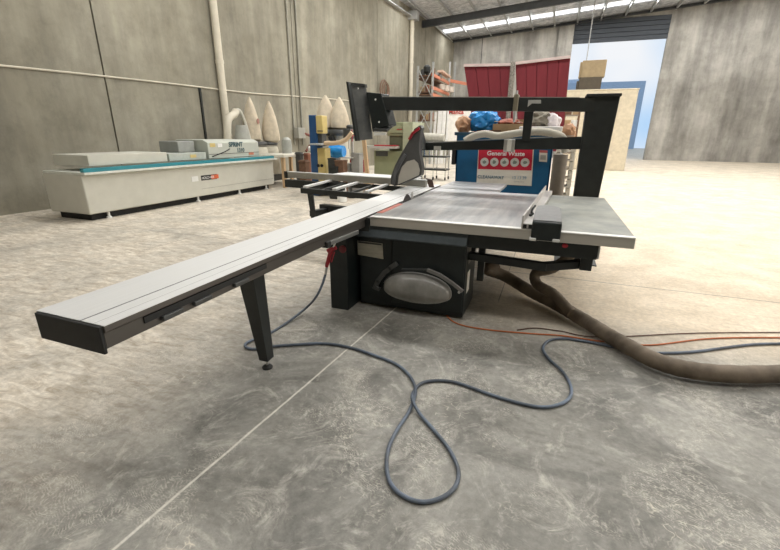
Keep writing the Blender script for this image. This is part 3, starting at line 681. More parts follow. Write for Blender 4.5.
MB().box((cx_ - .22, 7.28, zt), (cx_ + .22, 7.62, zt + .02)).box((cx_ - .24, 7.26, zt), (cx_ + .24, 7.28, zt + .13)).box((cx_ - .24, 7.62, zt), (cx_ + .24, 7.64, zt + .21)).box((cx_ - .24, 7.28, zt), (cx_ - .22, 7.62, zt + .13)).box((cx_ + .22, 7.28, zt), (cx_ + .24, 7.62, zt + .13)).build('tray', CARD, bx)
MB().blob((cx_, 7.45, zt + .13), (.20, .16, .08), 8, .4, 3).build('scraps', mat('red_brown_scraps', (.25, .06, .03), .7, 0, .4, 14), bx)
MB().bar((cx_ - .23, 7.40, zt + .17), (cx_ + .16, 7.36, zt + .155), .10, .012).build('loose_flap', mat('white_card', (.72, .68, .62), .7), bx)
x = onbin(487, 7.22); tag(MB().bar((x - .16, 7.2, zt + .02), (x + .22, 7.24, zt + .025), .12, .02).build('timber_offcut', BROWN), 'thin brown offcut on the bin rim below the blue bag', 'offcut')
x = onbin(541, 7.6); tag(MB().blob((x, 7.6, zt + .20), (.21, .16, .13), 11, .4, 3).build('rag_heap', mat('olive_grey_rag', (.16, .14, .11), .9, 0, .3, 9, c2=(.27, .25, .20))), 'dark olive grey rag heap on top of the bin behind the white sheet', 'rag')
x = onbin(553, 7.55); tag(MB().blob((x - .02, 7.55, zt + .17), (.12, .10, .13), 13, .3, 3).build('plastic_bag', mat('white_polythene', (.72, .66, .68), .4, 0, .1, 9)), 'small white plastic bag on the bin beside the dark rag heap', 'bag')
x = onbin(542, 7.35); tag(MB().box((x - .34, 7.2, zt + .015), (x + .30, 7.5, zt + .09)).build('foam_sheet', mat('white_foam', (.80, .78, .75), .7), bevel=.01), 'white foam sheet lying along the right end of the bin', 'foam sheet')
# pale duct sagging over front of the bin
PD = mat('pale_canvas_duct', (.50, .47, .40), .8, 0, .1, 8)
pts = [aty(465, 141, 6.75), aty(473, 136.5, 6.75), aty(485, 133.8, 6.75), aty(497, 136, 6.75), aty(508, 134.6, 6.75), aty(525, 132.2, 6.75), aty(540, 131.6, 6.75), aty(553, 133.3, 6.75), aty(563, 138.5, 6.78), aty(565.5, 152, 6.8)]
tag(MB().tube(pts, .055, 14, rings=.96).build('dust_duct', PD), 'pale canvas dust duct sagging along the front of the blue bin', 'duct')
p = aty(559.5, 170, 6.75); tag(MB().tube([(p.x, 6.75, 0), (p.x - .01, 6.75, 1.35)], [.10, .10], 16, False).build('support_column', mat('taupe_column', (.20, .175, .145), .7)), 'taupe round column standing right of the blue bin', 'column')

# ================================================================== MAROON PANELS
YR = 11.5
def maroon(pix, lab, ribs):
    q = [aty(u, v, YR) for u, v in pix]; zl = 1.25; q[2] = q[1].lerp(q[2], (q[1].z - zl) / (q[1].z - q[2].z)); q[3] = q[0].lerp(q[3], (q[0].z - zl) / (q[0].z - q[3].z))
    if True:
        # keep edge direction of the photo down to the foot
        pass
    t = thing('maroon_screen', ((q[2].x + q[3].x) / 2, YR, 0), lab, 'screen', 'maroon screens beside the bin')
    mb = MB(); n = ribs
    for k in range(n):
        a, b = k / n, (k + 1) / n
        A, Bq = q[0].lerp(q[1], a), q[0].lerp(q[1], b); C, D = q[3].lerp(q[2], a), q[3].lerp(q[2], b)
        g_ = .006; mb.prism([A + Vector((g_, 0, 0)), Bq - Vector((g_, 0, 0)), D - Vector((g_, 0, 0)), C + Vector((g_, 0, 0))], (0, -.035, 0))
    mb.prism(q, (0, .03, 0))
    mb.build('panel', MAROON, t, .004)
    MB().bar(q[0] + Vector((0, -.01, .03)), q[1] + Vector((0, -.01, .03)), .12, .06).build('top_rail', mat('pale_pink_rail', (.62, .50, .48), .6), t)
    for p in (q[0], q[1]):
        pass
    for s_, p_ in ((0, q[3]), (1, q[2])): MB().box((p_.x - .04, YR - .02, 0), (p_.x + .04, YR + .05, 1.3)).box((p_.x - .05, YR - .3, 0), (p_.x + .05, YR + .3, .08)).build('foot', GALV, t)
maroon([(464.2, 67), (512, 66.2), (515, 200), (484, 200)], 'left maroon ribbed screen with pale top rail, behind the upper arm', 4)
maroon([(515.6, 65), (570.3, 58.5), (557, 200), (520, 200)], 'right and taller maroon ribbed screen rising towards the door', 5)
a = aty(513.8, 62, YR); tag(MB().box((a.x - .06, YR - .1, 0), (a.x + .05, YR - .04, a.z)).box((a.x - .02, YR - .12, .1), (a.x + .01, YR - .1, a.z - .1)).build('slotted_post', mat('speckled_post', (.28, .26, .23), .6, .2, .6, 40), bevel=.004), 'grey slotted post standing between the two maroon screens', 'post')
a, b = aty(476, 65, 13.0), aty(515, 61, 13.0)
tag(MB().box((a.x, 13.0, 0), (b.x, 13.06, a.z)).build('plywood_sheet', mat('grey_sheet', (.45, .44, .41), .7)), 'pale grey sheet just showing above the left maroon screen', 'sheet')

# ================================================================== EDGE BANDER
XE = -8.0
ebn = thing('edge_bander', (-8.5, 8.2, 0), 'long cream edge banding machine with teal strip along the left wall', 'edge banding machine')
MB().box((-9.1, 5.2, .13), (XE, 10.95, .86)).build('body', BEIGE, ebn, .02)
MB().box((-9.0, 5.3, .0), (XE - .12, 10.8, .13)).build('plinth', RUB, ebn)
for y in (5.6, 7.9, 9.4, 10.6): MB().lathe([(.05, 0), (.05, .03), (.025, .04), (.025, .14)], (XE - .06, y, 0), 16).build('foot', WHITE, ebn)
MB().box((-9.05, 5.2, .86), (XE + .10, 11.05, .905)).build('infeed_belt', mat('pale_trim', (.66, .68, .62), .5), ebn, .005)
MB().box((XE + .0, 5.2, .905), (XE + .09, 10.9, .975)).build('teal_guide', TEAL, ebn, .004)
hd = MB().prism([(-9.0, 8.35, 1.0), (-7.98, 8.35, 1.0), (-7.98, 8.35, 1.38), (-8.12, 8.35, 1.45), (-9.0, 8.35, 1.45)], (0, 1.95, 0)).build('hood', mat('hood_grey_green', (.50, .52, .46), .5, 0, .04, 4), ebn, .012)
MB().box((-9.0, 7.2, 1.0), (-8.02, 8.3, 1.16)).build('side_cover', mat('hood_grey_green2', (.44, .47, .43), .5), ebn, .01)
MB().box((-9.0, 5.4, 1.0), (-8.02, 7.15, 1.20)).build('side_cover', BEIGE, ebn, .01)
B((-8.9, 7.75, 1.16), (-8.3, 8.25, 1.42), 'control_box', mat('smoked_grey', (.30, .31, .29), .5), ebn, .02)
for y0, y1, z0, z1, m_ in ((8.42, 8.60, 1.28, 1.37, YEL), (8.68, 8.84, 1.27, 1.36, WHITE), (9.85, 10.05, 1.04, 1.10, ORANGE), (7.8, 7.98, 1.05, 1.12, YEL)):
    B((-7.985 if y0 > 8.3 else -8.025, y0, z0), (-7.972 if y0 > 8.3 else -8.012, y1, z1), 'sticker', m_, ebn)
MB().tube([(-7.97, 8.45, 1.05), (-7.9, 8.8, 1.15), (-7.97, 9.1, 1.22)], .012, 6).build('hood_handle', RUB, ebn)
MB().box((-7.985, 8.36, 1.10), (-7.975, 10.29, 1.112)).build('hood_seam', DGREY, hd)
EBT = mat('dark_teal_print', (.04, .10, .12), .5)
text('maker_word', 'SPRINT', .17, (-7.972, 9.35, 1.27), (0, 1, 0), (0, 0, 1), EBT, ebn, bold=.004)
text('model_number', '1310', .15, (-7.972, 9.52, 1.13), (0, 1, 0), (0, 0, 1), EBT, ebn, bold=.003)
MB().box((XE - .002, 8.02, .50), (XE + .008, 8.55, .62)).build('maker_badge', RUB, ebn, .004)
MB().box((XE + .006, 8.35, .51), (XE + .011, 8.60, .61)).build('badge_end', mat('badge_orange', (.65, .13, .05), .5), ebn)
text('badge_text', 'HOLZ-HER', .085, (XE + .011, 8.24, .53), (0, 1, 0), (0, 0, 1), WHITE, ebn)
B((XE, 7.72, .50), (XE + .01, 7.92, .62), 'outlet_plate', WHITE, ebn)
MB().box((XE - .3, 8.0, .30), (XE + .004, 10.9, .304)).build('panel_seam', DGREY, ebn)
tb = thing('outfeed_bench', (-8.0, 12.2, 0), 'white topped low bench beyond the far end of the edge bander', 'bench')
MB().box((-8.6, 11.1, .92), (-7.7, 12.75, 1.0)).build('bench_top', mat('cream_top', (.72, .69, .60), .6), tb, .008)
for x in (-8.5, -7.8):
    for y in (11.2, 12.65): MB().box((x - .05, y - .05, 0), (x + .05, y + .05, .92)).build('leg', WOOD, tb)
tag(MB().lathe([(.16, 0), (.17, .2), (.15, .42), (.06, .5)], (-8.25, 12.1, 1.0), 18).build('glass_jar', mat('grey_dome', (.36, .37, .34), .3)), 'grey domed canister standing on the white topped bench', 'canister')

# ================================================================== DUST COLLECTORS
def bag(p, top, r, m, parent, name='dust_bag', seed=0):
    h = top - p[2]; pr_ = [(r * .55, 0), (r * .95, .06 * h), (r, .2 * h), (r * .92, .4 * h), (r * .72, .62 * h), (r * .42, .83 * h), (r * .14, .97 * h), (.02, h)]
    return MB().lathe(pr_, p, 20, 1, 1, .07).build(name, m, parent)
c1_ = thing('dust_collector', (-9.0, 11.9, 0), 'dust collector with two tall pointed cloth bags against wall behind the edge bander', 'dust collector')
p = atx(250, 120, -9.25); tz = atx(247.5, 97, -9.25).z
bag((-9.2, p.y, 1.35), tz, .28, CLOTH, c1_); y2 = atx(270, 120, -8.9).y; tz = atx(267, 101, -8.9).z
bag((-8.9, y2, 1.32), tz, .28, CLOTH, c1_, seed=2)
MB().lathe([(.06, -.01), (.06, .01)], (-8.88, p.y - .08, 1.98), 20, axis='X', sy=1.3).build('bag_print', mat('faded_red_print', (.40, .20, .16), .8), c1_)
for y in (p.y, y2):
    MB().lathe([(.30, 0), (.32, .05), (.30, .12)], (-9.05, y, 1.24), 20).build('bag_ring', DGREY, c1_)
    MB().lathe([(.30, 0), (.34, .3), (.33, .8), (.30, .9)], (-9.05, y, .3), 18, wob=.04).build('collecting_bag', mat('cream_sack', (.62, .58, .48), .8), c1_)
MB().box((-9.4, p.y - .3, .1), (-8.7, y2 + .3, .3)).build('base_frame', DGREY, c1_)
# pipe with goose-neck and its grey cone on top of the edge bander
pa = [atx(u, v, -9.0) for u, v in ((227.5, 140), (227.5, 124), (229.5, 117.5), (234, 114.5), (236, 111), (238, 110), (241, 113), (246, 126), (250, 140))]
pa = [Vector((-9.0, q_.y, q_.z)) for q_ in pa]
tag(MB().tube(pa[:5], .11, 12).build('extraction_pipe', PVC), 'fat cream extraction pipe bending over beside the wall downpipe', 'pipe')
tag(MB().tube(pa[4:], .05, 10).build('extraction_pipe', mat('pale_hose', (.55, .53, .46), .6)), 'thin pale hose arching down in front of the first dust bag', 'hose')
q_ = atx(237.5, 130, -8.6); tag(MB().lathe([(.22, 0), (.16, .36), (.15, .38)], (-8.45, q_.y, 1.45), 18).build('hopper', mat('grey_hopper', (.34, .34, .30), .6)), 'grey tapered hopper standing on top of the edge bander', 'hopper')

# ================================================================== WALL SWITCHBOARD, CLUTTER
q_ = atx(300, 133, -9.5); sw = thing('switchboard', (-9.5, q_.y, q_.z), 'small grey switch box with red cables on the left concrete wall', 'switch box')
MB().box((-9.62, q_.y - .25, q_.z - .2), (-9.4, q_.y + .25, q_.z + .2)).build('box', mat('box_grey', (.35, .34, .30), .5), sw, .01)
MB().tube([(-9.45, q_.y + .2, q_.z), (-9.3, q_.y + .5, q_.z - .15), (-9.45, q_.y + .7, q_.z - .4), (-9.45, q_.y + .3, q_.z - .7)], .05, 8).build('red_cable', mat('dull_red', (.22, .07, .05), .6), sw)
MB().blob((-9.35, q_.y + .5, q_.z - .6), (.1, .16, .10), 3, .2, 2).build('white_socket', WHITE, sw)

# bandsaw
YS = 10.0
bs = thing('bandsaw', (aty(320, 130, YS).x, YS + .3, 0), 'tall blue and yellow bandsaw standing at the left wall beyond the crosscut fence', 'bandsaw')
xa, xm, xc = aty(309, 130, YS).x, aty(316.5, 130, YS).x, aty(324, 130, YS).x; ztop = aty(316, 115, YS).z
MB().box((xa, YS, .0), (xm, YS + .3, ztop)).build('column', DBLUE, bs, .02)
MB().box((xm, YS - .02, aty(318, 133.5, YS).z), (xc - .03, YS + .25, ztop - .01)).build('upper_wheel_box', YEL, bs, .02)
MB().box((xm, YS - .02, .05), (xc + .02, YS + .28, aty(318, 148, YS).z)).build('lower_wheel_box', YEL, bs, .02)
MB().box((xm - .02, YS - .35, aty(318, 144, YS).z - .02), (xc + .12, YS + .5, aty(318, 144, YS).z + .02)).build('table', mat('pale_table', (.50, .52, .52), .4, .4), bs, .005)
MB().box((xm, YS + .05, 1.3), (xm + .12, YS + .3, 1.62)).build('blade_guard', DGREY, bs, .01)
for u in (319, 322.5): c = aty(u, 165.5, YS); MB().lathe([(.04, 0), (.04, .03)], (c.x, YS - .02, c.z), 14, axis='Y').build('knob', RUB, bs)
c = aty(320, 131, YS); B((c.x - .06, YS - .03, c.z - .012), (c.x + .10, YS - .02, c.z + .012), 'maker_plate', DGREY, bs)
# second dust collector behind bandsaw
YD = 11.4
dc = thing('dust_collector', (aty(333, 130, YD).x, YD, 0), 'dust collector with two pointed cloth bags behind the blue and yellow bandsaw', 'dust collector')
for i, (u, vt, r) in enumerate(((326.5, 95, .30), (340, 97, .28))):
    c = aty(u, 125, YD); b_ = bag((c.x, YD, 1.74), aty(u, vt, YD).z, r, CLOTH, dc, seed=i)
    MB().lathe([(.22, 0), (.25, .5), (.22, 1.15)], (c.x, YD, .42), 16, wob=.05).build('collecting_bag', mat('cream_sack', (.62, .58, .48), .8), dc)
    MB().lathe([(.33, 0), (.36, .08), (.33, .17)], (c.x, YD, 1.57), 18).build('bag_ring', DGREY, dc)
c = aty(333, 145, YD - .5)
MB().lathe([(.17, -.2), (.18, 0), (.15, .22)], (c.x + .15, YD - .55, 1.15), 16, axis='X').build('motor', BAGB, dc)
MB().box((c.x - .3, YD - .5, .0), (c.x + .5, YD + .3, .42)).build('base', DGREY, dc)
MB().bar((c.x - .15, YD - .33, 1.55), (c.x + .12, YD - .36, 1.0), .14, .12).build('fan_housing', RUB, dc)
# timber board curving down
pts = [aty(352, 132.5, 9.7), aty(347, 138.5, 9.7), aty(341, 142, 9.7), aty(334, 143.2, 9.75), aty(325, 143.2, 9.8)]
tag(MB().tube(pts, .055, 8).build('timber_board', mat('pale_birch', (.62, .46, .30), .7)), 'pale curved timber board leaning at the bandsaw table', 'board')
a, b = aty(364, 139, 9.5), aty(370, 176, 9.5)
tag(MB().bar(a, Vector((b.x, 9.5, 0)), .09, .06, (0, 1, 0)).build('timber_post', WOOD), 'tan timber length standing in front of the green sander', 'timber')
# clutter between bandsaw and sander
mc = [('paint_tin', DGREY, 334, 158), ('parts_box', BROWN, 341, 160), ('parts_box', WHITE, 347, 163), ('tool_crate', BLACK2, 335, 166), ('tool_crate', mat('grey_bin', (.3, .3, .28), .6), 357, 153)]
cl_ = ['dark tin beside the blue motor', 'brown parts box right of the blue motor', 'white parts box near foot of the bandsaw', 'black tool crate at the foot of the bandsaw', 'grey crate in front of the green sander']
for (nm, m_, u, v), lb_ in zip(mc, cl_):
    c = aty(u, v, 9.7 + random.random() * .8); zz = max(c.z, .12)
    tag(MB().box((c.x - .12, c.y - .12, 0), (c.x + .12, c.y + .12, zz)).box((c.x - .13, c.y - .13, zz - .04), (c.x + .13, c.y + .13, zz)).build(nm, m_, bevel=.01), lb_, 'box')
tag(MB().blob((aty(362, 168, 10.5).x, 10.5, .33), (.3, .25, .35), 4, .18, 3).build('wood_shavings_sack', mat('tan_sack', (.42, .33, .24), .9)), 'tan sack heaped in front of the green sander', 'sack')

dp = thing('drill_press', (aty(350, 150, 10.1).x, 10.1, 0), 'black drill press between the second dust collector and the green sander', 'drill press')
dx = aty(350, 150, 10.1).x
B((dx - .16, 9.95, 0), (dx + .16, 10.35, .07), 'base', BLACK2, dp, .01)
MB().tube([(dx, 10.25, .05), (dx, 10.25, 1.75)], .035, 12, False).build('column', STEEL, dp)
MB().box((dx - .10, 9.92, 1.50), (dx + .10, 10.40, 1.74)).lathe([(.10, 1.74), (.11, 1.80), (.08, 1.84)], (dx, 10.15, 0), 16).build('head', DGREY, dp, .015)
MB().box((dx - .15, 9.92, 1.02), (dx + .15, 10.22, 1.05)).build('table', STEEL, dp, .005)
MB().tube([(dx, 10.05, 1.50), (dx, 10.05, 1.25)], .02, 10, False).build('chuck', STEEL, dp)
for k in range(3):
    a_ = k * 2.1; MB().tube([(dx + .10, 10.05, 1.58), (dx + .13, 10.05 + .16 * math.cos(a_), 1.58 + .16 * math.sin(a_))], .010, 6, False).build('feed_handle', RED, dp)
rt_ = thing('tool_box', (aty(357, 160, 12.4).x, 12.4, 0), 'dull red steel tool chest behind the grey crate', 'tool box')
rx = rt_.location.x
MB().box((rx - .28, 12.3, .05), (rx + .28, 12.7, .85)).build('body', mat('chest_red', (.26, .04, .03), .5), rt_, .01)
for k in range(4): MB().box((rx - .25, 12.285, .12 + k * .18), (rx + .25, 12.3, .27 + k * .18)).build('drawer', mat('chest_red2', (.34, .06, .045), .45), rt_, .005)
MB().box((rx - .26, 12.32, 0), (rx + .26, 12.68, .05)).build('plinth', RUB, rt_)
c = aty(341, 161, 9.3); tag(MB().lathe([(.10, 0), (.12, .02), (.11, .32), (.05, .42), (.05, .46)], (c.x, 9.3, 0), 16).lathe([(.03, .46), (.03, .50)], (c.x, 9.3, 0), 10).build('glue_bottle', WHITE), 'white glue bottle on the floor right of the yellow bandsaw base', 'bottle')
st_ = thing('work_stool', (aty(302, 150, 13.2).x, 13.2, 0), 'rusty red stool under the wall switch box', 'stool'); sx_ = st_.location.x
MB().lathe([(.20, .60), (.21, .64), (.18, .66)], (sx_, 13.2, 0), 18).build('seat', mat('stool_red', (.25, .06, .04), .6), st_)
for k in range(4): MB().tube([(sx_ + .12 * math.cos(k * 1.571), 13.2 + .12 * math.sin(k * 1.571), .6), (sx_ + .2 * math.cos(k * 1.571), 13.2 + .2 * math.sin(k * 1.571), 0)], .014, 6, False).build('leg', DGREY, st_)
# left bench clutter under the far crosscut fence
for i, (u, v, w_, m_, lb_) in enumerate(((304, 160, .12, BROWN, 'brown crate below the wall switch box'), (299, 152, .09, DGREY, 'dark case on the floor right of the bench'), (307, 153, .08, mat('rust', (.25, .10, .06), .8), 'rust red case stacked beside the bandsaw column'))):
    c = aty(u, v, 11.6 + i * .25); tag(MB().box((c.x - w_, c.y - w_, 0), (c.x + w_, c.y + w_, max(.3, c.z))).box((c.x - w_ - .02, c.y - w_ - .02, max(.3, c.z) - .08), (c.x + w_ + .02, c.y + w_ + .02, max(.3, c.z) - .04)).build('storage_crate', m_, bevel=.01), lb_, 'crate')

# wide belt sander
YG = 14.5
gs = thing('wide_belt_sander', (aty(395, 150, YG).x, YG + .7, 0), 'olive green wide belt sanding machine in the middle distance behind the guard hood', 'sanding machine')
X = lambda u: aty(u, 140, YG).x
Z = lambda v, u=395: aty(u, v, YG).z
MB().box((X(374), YG, .0), (X(403), YG + 1.3, Z(151))).build('base', GREEN, gs, .02)
MB().box((X(386), YG + .1, Z(136)), (X(405), YG + 1.3, Z(122))).build('upper_body', GREEN, gs, .02)
MB().box((X(403), YG - .05, 0), (X(413), YG + 1.35, Z(122))).build('end_cabinet', mat('pale_olive', (.36, .38, .26), .5), gs, .02)
MB().box((X(388), YG + .15, Z(151)), (X(403), YG + 1.2, Z(136))).build('belt_opening', mat('olive_shadow', (.11, .12, .07), .6), gs)
MB().box((X(367), YG - .35, Z(148.5)), (X(399), YG + .1, Z(146))).build('conveyor_bed', mat('pale_belt', (.45, .44, .40), .5), gs, .01)
MB().box((X(378), YG - .36, Z(146)), (X(399), YG - .0, Z(145))).build('red_guard', RED, gs)
MB().box((X(376), YG - .02, Z(156.5)), (X(388), YG, Z(151.5))).build('control_panel', DGREY, gs, .004)
MB().box((X(388.5), YG + .06, Z(133)), (X(402), YG + .1, Z(124.5))).build('front_panel', mat('olive2', (.28, .30, .18), .5), gs, .005)
MB().box((X(396), YG + .05, Z(129.8)), (X(401.5), YG + .06, Z(129))).build('maker_plate', RED, gs)

# wall wire reel
a = atx(384, 90, -9.1)
wr = thing('cable_reel', (a.x, a.y, a.z), 'coil of brown cable hanging on the left wall above the end plate', 'cable reel')
for k in range(3):
    MB().tube([(a.x, a.y + (.55 - .08 * k) * math.cos(t_ * .52) + k * .2, a.z + (.5 - .06 * k) * math.sin(t_ * .52)) for t_ in range(13)], .04, 6, False).build('coil', mat('brown_cable', (.20, .12, .08), .7), wr)

# ================================================================== PALLET RACK
YK = 25.0
rk = thing('pallet_rack', (-7.2, YK, 0), 'grey pallet rack with orange beams against the far left wall', 'pallet rack')
ZK = lambda v, u, y: aty(u, v, y).z
ups = [(417.5, 24.2), (432.3, 24.2), (448.8, 28.5), (454, 31)]
UPX = []
for u, y in ups:
    x = aty(u, 90, y).x; UPX.append((x, y)); zt_ = aty(u, 62 if u > 430 else 66, y).z
    MB().box((x - .05, y - .05, 0), (x + .05, y + .05, zt_)).build('upright', GALV, rk)
xa, xb = UPX[0][0], UPX[1][0]
for z0 in (1.8, 3.6):
    MB().bar((xa, 24.2, z0), (xb, 24.2, z0 + 1.5), .04, .04).build('brace', GALV, rk); MB().bar((xb, 24.2, z0), (xa, 24.2, z0 + 1.5), .04, .04).build('brace', GALV, rk)
for v0, v1 in ((74.5, 83), (87.5, 89), (94.5, 102)):
    a, b = aty(432.3, v0, 24.15), aty(449, v1 if v0 < 90 else v1, 28.4)
    b.z = a.z
    MB().bar(a, b, .08, .16).build('beam', ORANGE, rk)
for v0 in (76, 92, 106, 120):
    a = aty(425, v0, 24.6); MB().box((xa, 24.25, a.z - .06), (xb, 25.2, a.z)).build('shelf', BROWN, rk)
a, b = aty(449, 80.5, 28.5), aty(464.5, 89.5, 28.7)
MB().bar(a, Vector((b.x, 31.5, a.z)), .08, .18).build('beam', ORANGE, rk)
kinds = [('storage_box', BROWN, 'box'), ('paint_tin', DGREY, 'tin'), ('storage_box', CARD, 'box'), ('parts_tub', BLACK2, 'tub'), ('parts_tub', mat('rust', (.25, .10, .06), .8), 'tub')]
rows = [(76, 'second shelf of the far rack'), (92, 'middle shelf of the far rack'), (106, 'third shelf up on the far rack'), (120, 'lowest shelf of the far rack')]
cn = {0: 'brown box', 1: 'dark tin', 2: 'cardboard box', 3: 'black tub', 4: 'rust red tub'}
for v0, rl in rows:
    z0 = aty(425, v0, 24.6).z
    for k in range(3):
        ki = (k * 2 + int(v0)) % 5; nm, m_, ca = kinds[ki]; x = xa + .14 + k * (xb - xa - .28) / 2; h_ = .28 + .2 * random.random()
        tag(MB().lathe([(.12, 0), (.13, h_ * .9), (.11, h_)], (x, 24.7, z0), 10 if ca != 'box' else 4).build(nm, m_), '%s on the %s, %s' % (cn[ki], rl, ('at its left end', 'in its middle', 'at its right end')[k]), ca)
bins = mat('pale_coils', (.55, .48, .42), .6)
for k, u in enumerate((441, 444, 447)):
    a = aty(u, 87 + k * .4, 26.5); zsh = a.z - .25
    tag(MB().lathe([(.20, 0), (.22, .1), (.22, .3), (.1, .32)], (a.x, 26.5 + k * .5, a.z - .16), 14).build('cable_drum', bins), '%s of three pale drums on the rack beam' % ('leftmost', 'middle one', 'rightmost')[k], 'drum')
a = aty(432.3, 92.3, 24.3); e = aty(449, 80, 28.4); MB().prism([(a.x - .9, 24.3, a.z - .12), (a.x - .05, 24.3, a.z - .12), (e.x - .05, 28.3, a.z - .12), (e.x - .9, 28.3, a.z - .12)], (0, 0, .05)).build('deck', BROWN, rk)
a = aty(432.3, 76, 24.3); e = aty(449, 80, 28.4); MB().prism([(a.x - .9, 24.3, a.z - .12), (a.x - .05, 24.3, a.z - .12), (e.x - .05, 28.3, a.z - .12), (e.x - .9, 28.3, a.z - .12)], (0, 0, .05)).build('deck', BROWN, rk)
a = aty(437, 66, 25.5); a2 = aty(432.3, 76, 24.3)
for k, (u, m_, lb_) in enumerate(((434.5, DGREY, 'dark'), (441.5, mat('grey_roll', (.25, .25, .24), .6), 'grey'))):
    x = aty(u, 70, 26).x; tag(MB().blob((x - .2, 26, a2.z + .16), (.24, .22, .2), k + 20, .35, 3).build('bundle', m_), '%s bundle heaped on the top deck of the far rack' % lb_, 'bundle')
a = aty(427, 68, 24.7); tag(MB().lathe([(.1, 0), (.2, .1), (.2, .35), (.1, .45)], (a.x, 24.7, a.z - .3), 12).build('black_tub', BLACK2), 'round black tub at the very top left of the far rack', 'tub')
tag(MB().bar((aty(440, 72, 25.5).x, 25.5, aty(440, 71, 25.5).z), (aty(448, 76, 28).x, 28.2, aty(440, 71, 25.5).z), .3, .1).build('timber_bundle', mat('pale_pink_timber', (.62, .42, .32), .7)), 'pale pink timber bundle on the top deck', 'timber')

# white boards leaning by rack
wb = [(432.8, 112, 434.8, 145, 5.0), (437, 109, 441, 148, 5.5), (441.5, 108, 445, 146, 6), (446, 108, 447.5, 140, 6.5), (452, 116, 455, 138, 6.5)]
wl = ['narrow white board, leftmost of those standing past the sander', 'white board second from left past the sander', 'wide white board in the middle of the row past the sander', 'thin white strip right of the wide white board', 'short white board nearest to the blue bin']
for (u0, v0, u1, v1, dy), lb_ in zip(wb, wl):
    y = 22 + dy * .5; a, b = aty(u0, 108, y), aty(u1 + .6, 108, y); f = .06
    w_ = max(.05, (b.x - a.x) * .45)
    tag(MB().bar((a.x + w_, y + .1, 0), (a.x + w_ * .6, y + .55, 3.5 if v0 < 111 else 2.9), w_ * 2.0, .03, (0, 1, 0)).build('white_board', mat('white_board_face', (.80, .79, .77), .5)), lb_, 'board')
a, b = aty(449, 109, 20), aty(473, 109, 20)
sgn = thing('workshop_sign', (a.x, 20, 0), 'white sign board with red lettering behind the paper bag', 'sign')
B((a.x, 20, 1.2), (b.x, 20.06, 2.9), 'board', mat('sign_white2', (.78, .76, .72), .6), sgn)
for xx in (a.x + .1, b.x - .1): B((xx - .03, 20.06, 0), (xx + .03, 20.12, 2.7), 'support', GALV, sgn)
c = aty(456, 114, 19.97); text('lettering', 'Manca', .27, c, (1, 0, 0), (0, 0, 1), mat('sign_letter_red', (.45, .05, .04), .5), sgn, bold=.006)
# fat pale roll left of the bin
a, b = aty(420, 137.5, 7.9), aty(441, 143.5, 7.3)
YT = 15.5
tx0, tx1 = aty(421, 150, YT).x, aty(447, 150, YT).x; zt1 = aty(430, 142, YT).z
cart = thing('tool_trolley', ((tx0 + tx1) / 2, YT + .3, 0), 'chrome legged trolley with black shelves seen below the left end of the lower arm', 'trolley')
MB().box((tx0, YT, zt1 - .05), (tx1, YT + .6, zt1)).build('tray', mat('trolley_top', (.35, .35, .34), .4, .4), cart, .005)
for z in (.35, .82): MB().box((tx0, YT, z), (tx1, YT + .6, z + .05)).build('shelf', BLACK2, cart, .004)
for x in (tx0 + .03, (tx0 + tx1) / 2, tx1 - .03):
    for y in (YT + .03, YT + .57):
        MB().tube([(x, y, .1), (x, y, zt1 - .05)], .022, 8, False).build('leg', CHROME, cart); MB().lathe([(.06, -.02), (.06, .02)], (x, y, .06), 14, axis='X').build('caster', RUB, cart)
for k in range(5): MB().tube([(tx0 + .1 + k * .19, YT + .1, .87), (tx0 + .1 + k * .19, YT + .1, 1.08)], .045, 8, False).build('chrome_bottle', CHROME, cart)
tag(MB().tube([Vector((tx0 - .02, YT + .3, zt1 + .16)), Vector(((tx0 + tx1) / 2 - .1, YT + .3, zt1 + .16)), Vector((tx1 - .2, YT + .3, zt1 + .15))], [.17, .13], 14).build('fabric_roll', mat('pale_grey_roll', (.45, .43, .38), .9, 0, .25, 6)), 'pale grey rolled cloth lying on the trolley', 'roll')
h_ = aty(453.5, 156, YBN); MB().box((h_.x - .03, YBN - .01, h_.z - .14), (h_.x + .03, YBN + .1, h_.z + .12)).build('side_bracket', RUB, bin_, .01)
# ================================================================== RIGHT BACKGROUND
YQ = 17
sh = thing('shelf_rack', (aty(572, 115, YQ).x, YQ, 0), 'open shelf rack with small white boxes right of the maroon screens', 'shelf')
x0, x1 = aty(565.5, 110, YQ).x, aty(580, 110, YQ).x
for x in (x0, x1): B((x - .03, YQ, 0), (x + .03, YQ + .4, 2.75), 'upright', BROWN, sh)
for z in (.5, 1.0, 1.45, 1.9, 2.3, 2.7): B((x0, YQ, z), (x1, YQ + .4, z + .04), 'shelf', mat('shelf_taupe', (.30, .25, .2), .7), sh)
pl_ = {1.04: 'low', 1.49: 'lower middle', 1.94: 'upper middle', 2.34: 'top'}
for z, rn in pl_.items():
    for k in range(2):
        x = x0 + .12 + k * (x1 - x0 - .24); m_ = (WHITE, BROWN, CARD)[(k + int(z * 3)) % 3]
        tag(MB().box((x - .1, YQ + .04, z), (x + .1, YQ + .3, z + .22)).box((x - .104, YQ + .036, z + .16), (x + .104, YQ + .304, z + .222)).build('carton', m_, bevel=.005), 'small carton on the %s shelf of the rack, %s side' % (rn, ('left', 'right')[k]), 'carton')
c = aty(568.5, 131, 9.0); tag(MB().blob((c.x, 9.0, c.z - .02), (.13, .12, .16), 30, .3, 3).build('sawdust_bag', mat('orange_tan_bag', (.40, .22, .12), .7, 0, .3, 9)), 'orange tan bag on a pallet stack beside the black post', 'bag')
B_ = thing('pallet_stack', (c.x, 9, 0), 'pale pallet stack carrying the orange tan bag by the black post', 'pallet')
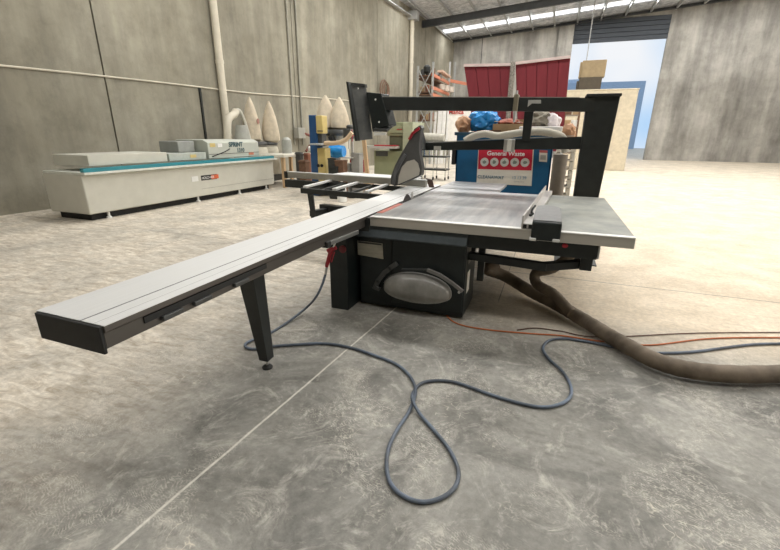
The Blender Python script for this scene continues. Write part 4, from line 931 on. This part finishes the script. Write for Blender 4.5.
for k in range(9): MB().box((c.x - .17, 8.8, k * .165), (c.x + .17, 9.2, k * .165 + .03)).box((c.x - .17, 8.8, k * .165 + .03), (c.x - .1, 9.2, k * .165 + .15)).box((c.x + .1, 8.8, k * .165 + .03), (c.x + .17, 9.2, k * .165 + .15)).build('pallet_layer', mat('pallet_pale', (.60, .55, .46), .8), B_)
# beige cabinet wall beyond the screens
a, b = aty(566, 90, 24), aty(600, 88, 24)
tag(MB().box((a.x, 24, 0), (a.x + 3.2, 24.8, a.z)).box((a.x - .03, 23.97, a.z - .06), (a.x + 3.23, 24.83, a.z)).build('storage_cabinet', mat('beige_cabinet', (.62, .55, .42), .7), bevel=.02), 'wide beige cabinet in front of the far open door', 'cabinet')
zc = aty(566, 90, 24).z
cx0 = aty(577, 80, 24.3).x
tag(MB().box((cx0 + .1, 24.05, zc), (cx0 + 1.1, 24.7, zc + .55)).box((cx0 + .0, 24.1, zc + .02), (cx0 + .12, 24.6, zc + .4)).build('carton', mat('dark_brown_carton', (.09, .075, .055), .8), bevel=.01), 'dark brown carton on top of the beige cabinet', 'carton')
tag(MB().box((cx0 + .15, 24.1, zc + .55), (cx0 + 1.2, 24.7, zc + 1.3)).box((cx0 + .05, 24.2, zc + .55), (cx0 + .2, 24.6, zc + 1.25)).build('carton', mat('tan_carton', (.36, .28, .17), .8), bevel=.01), 'tan carton stacked on the dark one against the sky', 'carton')
a = aty(589.5, 40, 30); tag(MB().tube([(a.x, 30, 3.6), (a.x, 30, 9.5)], .03, 6, False).build('hanging_cable', GALV), 'thin grey cable hanging in front of the bright far door', 'cable')
bd = thing('distant_building', (3, 70, 0), 'distant hazy blue building seen through the far door', 'building')
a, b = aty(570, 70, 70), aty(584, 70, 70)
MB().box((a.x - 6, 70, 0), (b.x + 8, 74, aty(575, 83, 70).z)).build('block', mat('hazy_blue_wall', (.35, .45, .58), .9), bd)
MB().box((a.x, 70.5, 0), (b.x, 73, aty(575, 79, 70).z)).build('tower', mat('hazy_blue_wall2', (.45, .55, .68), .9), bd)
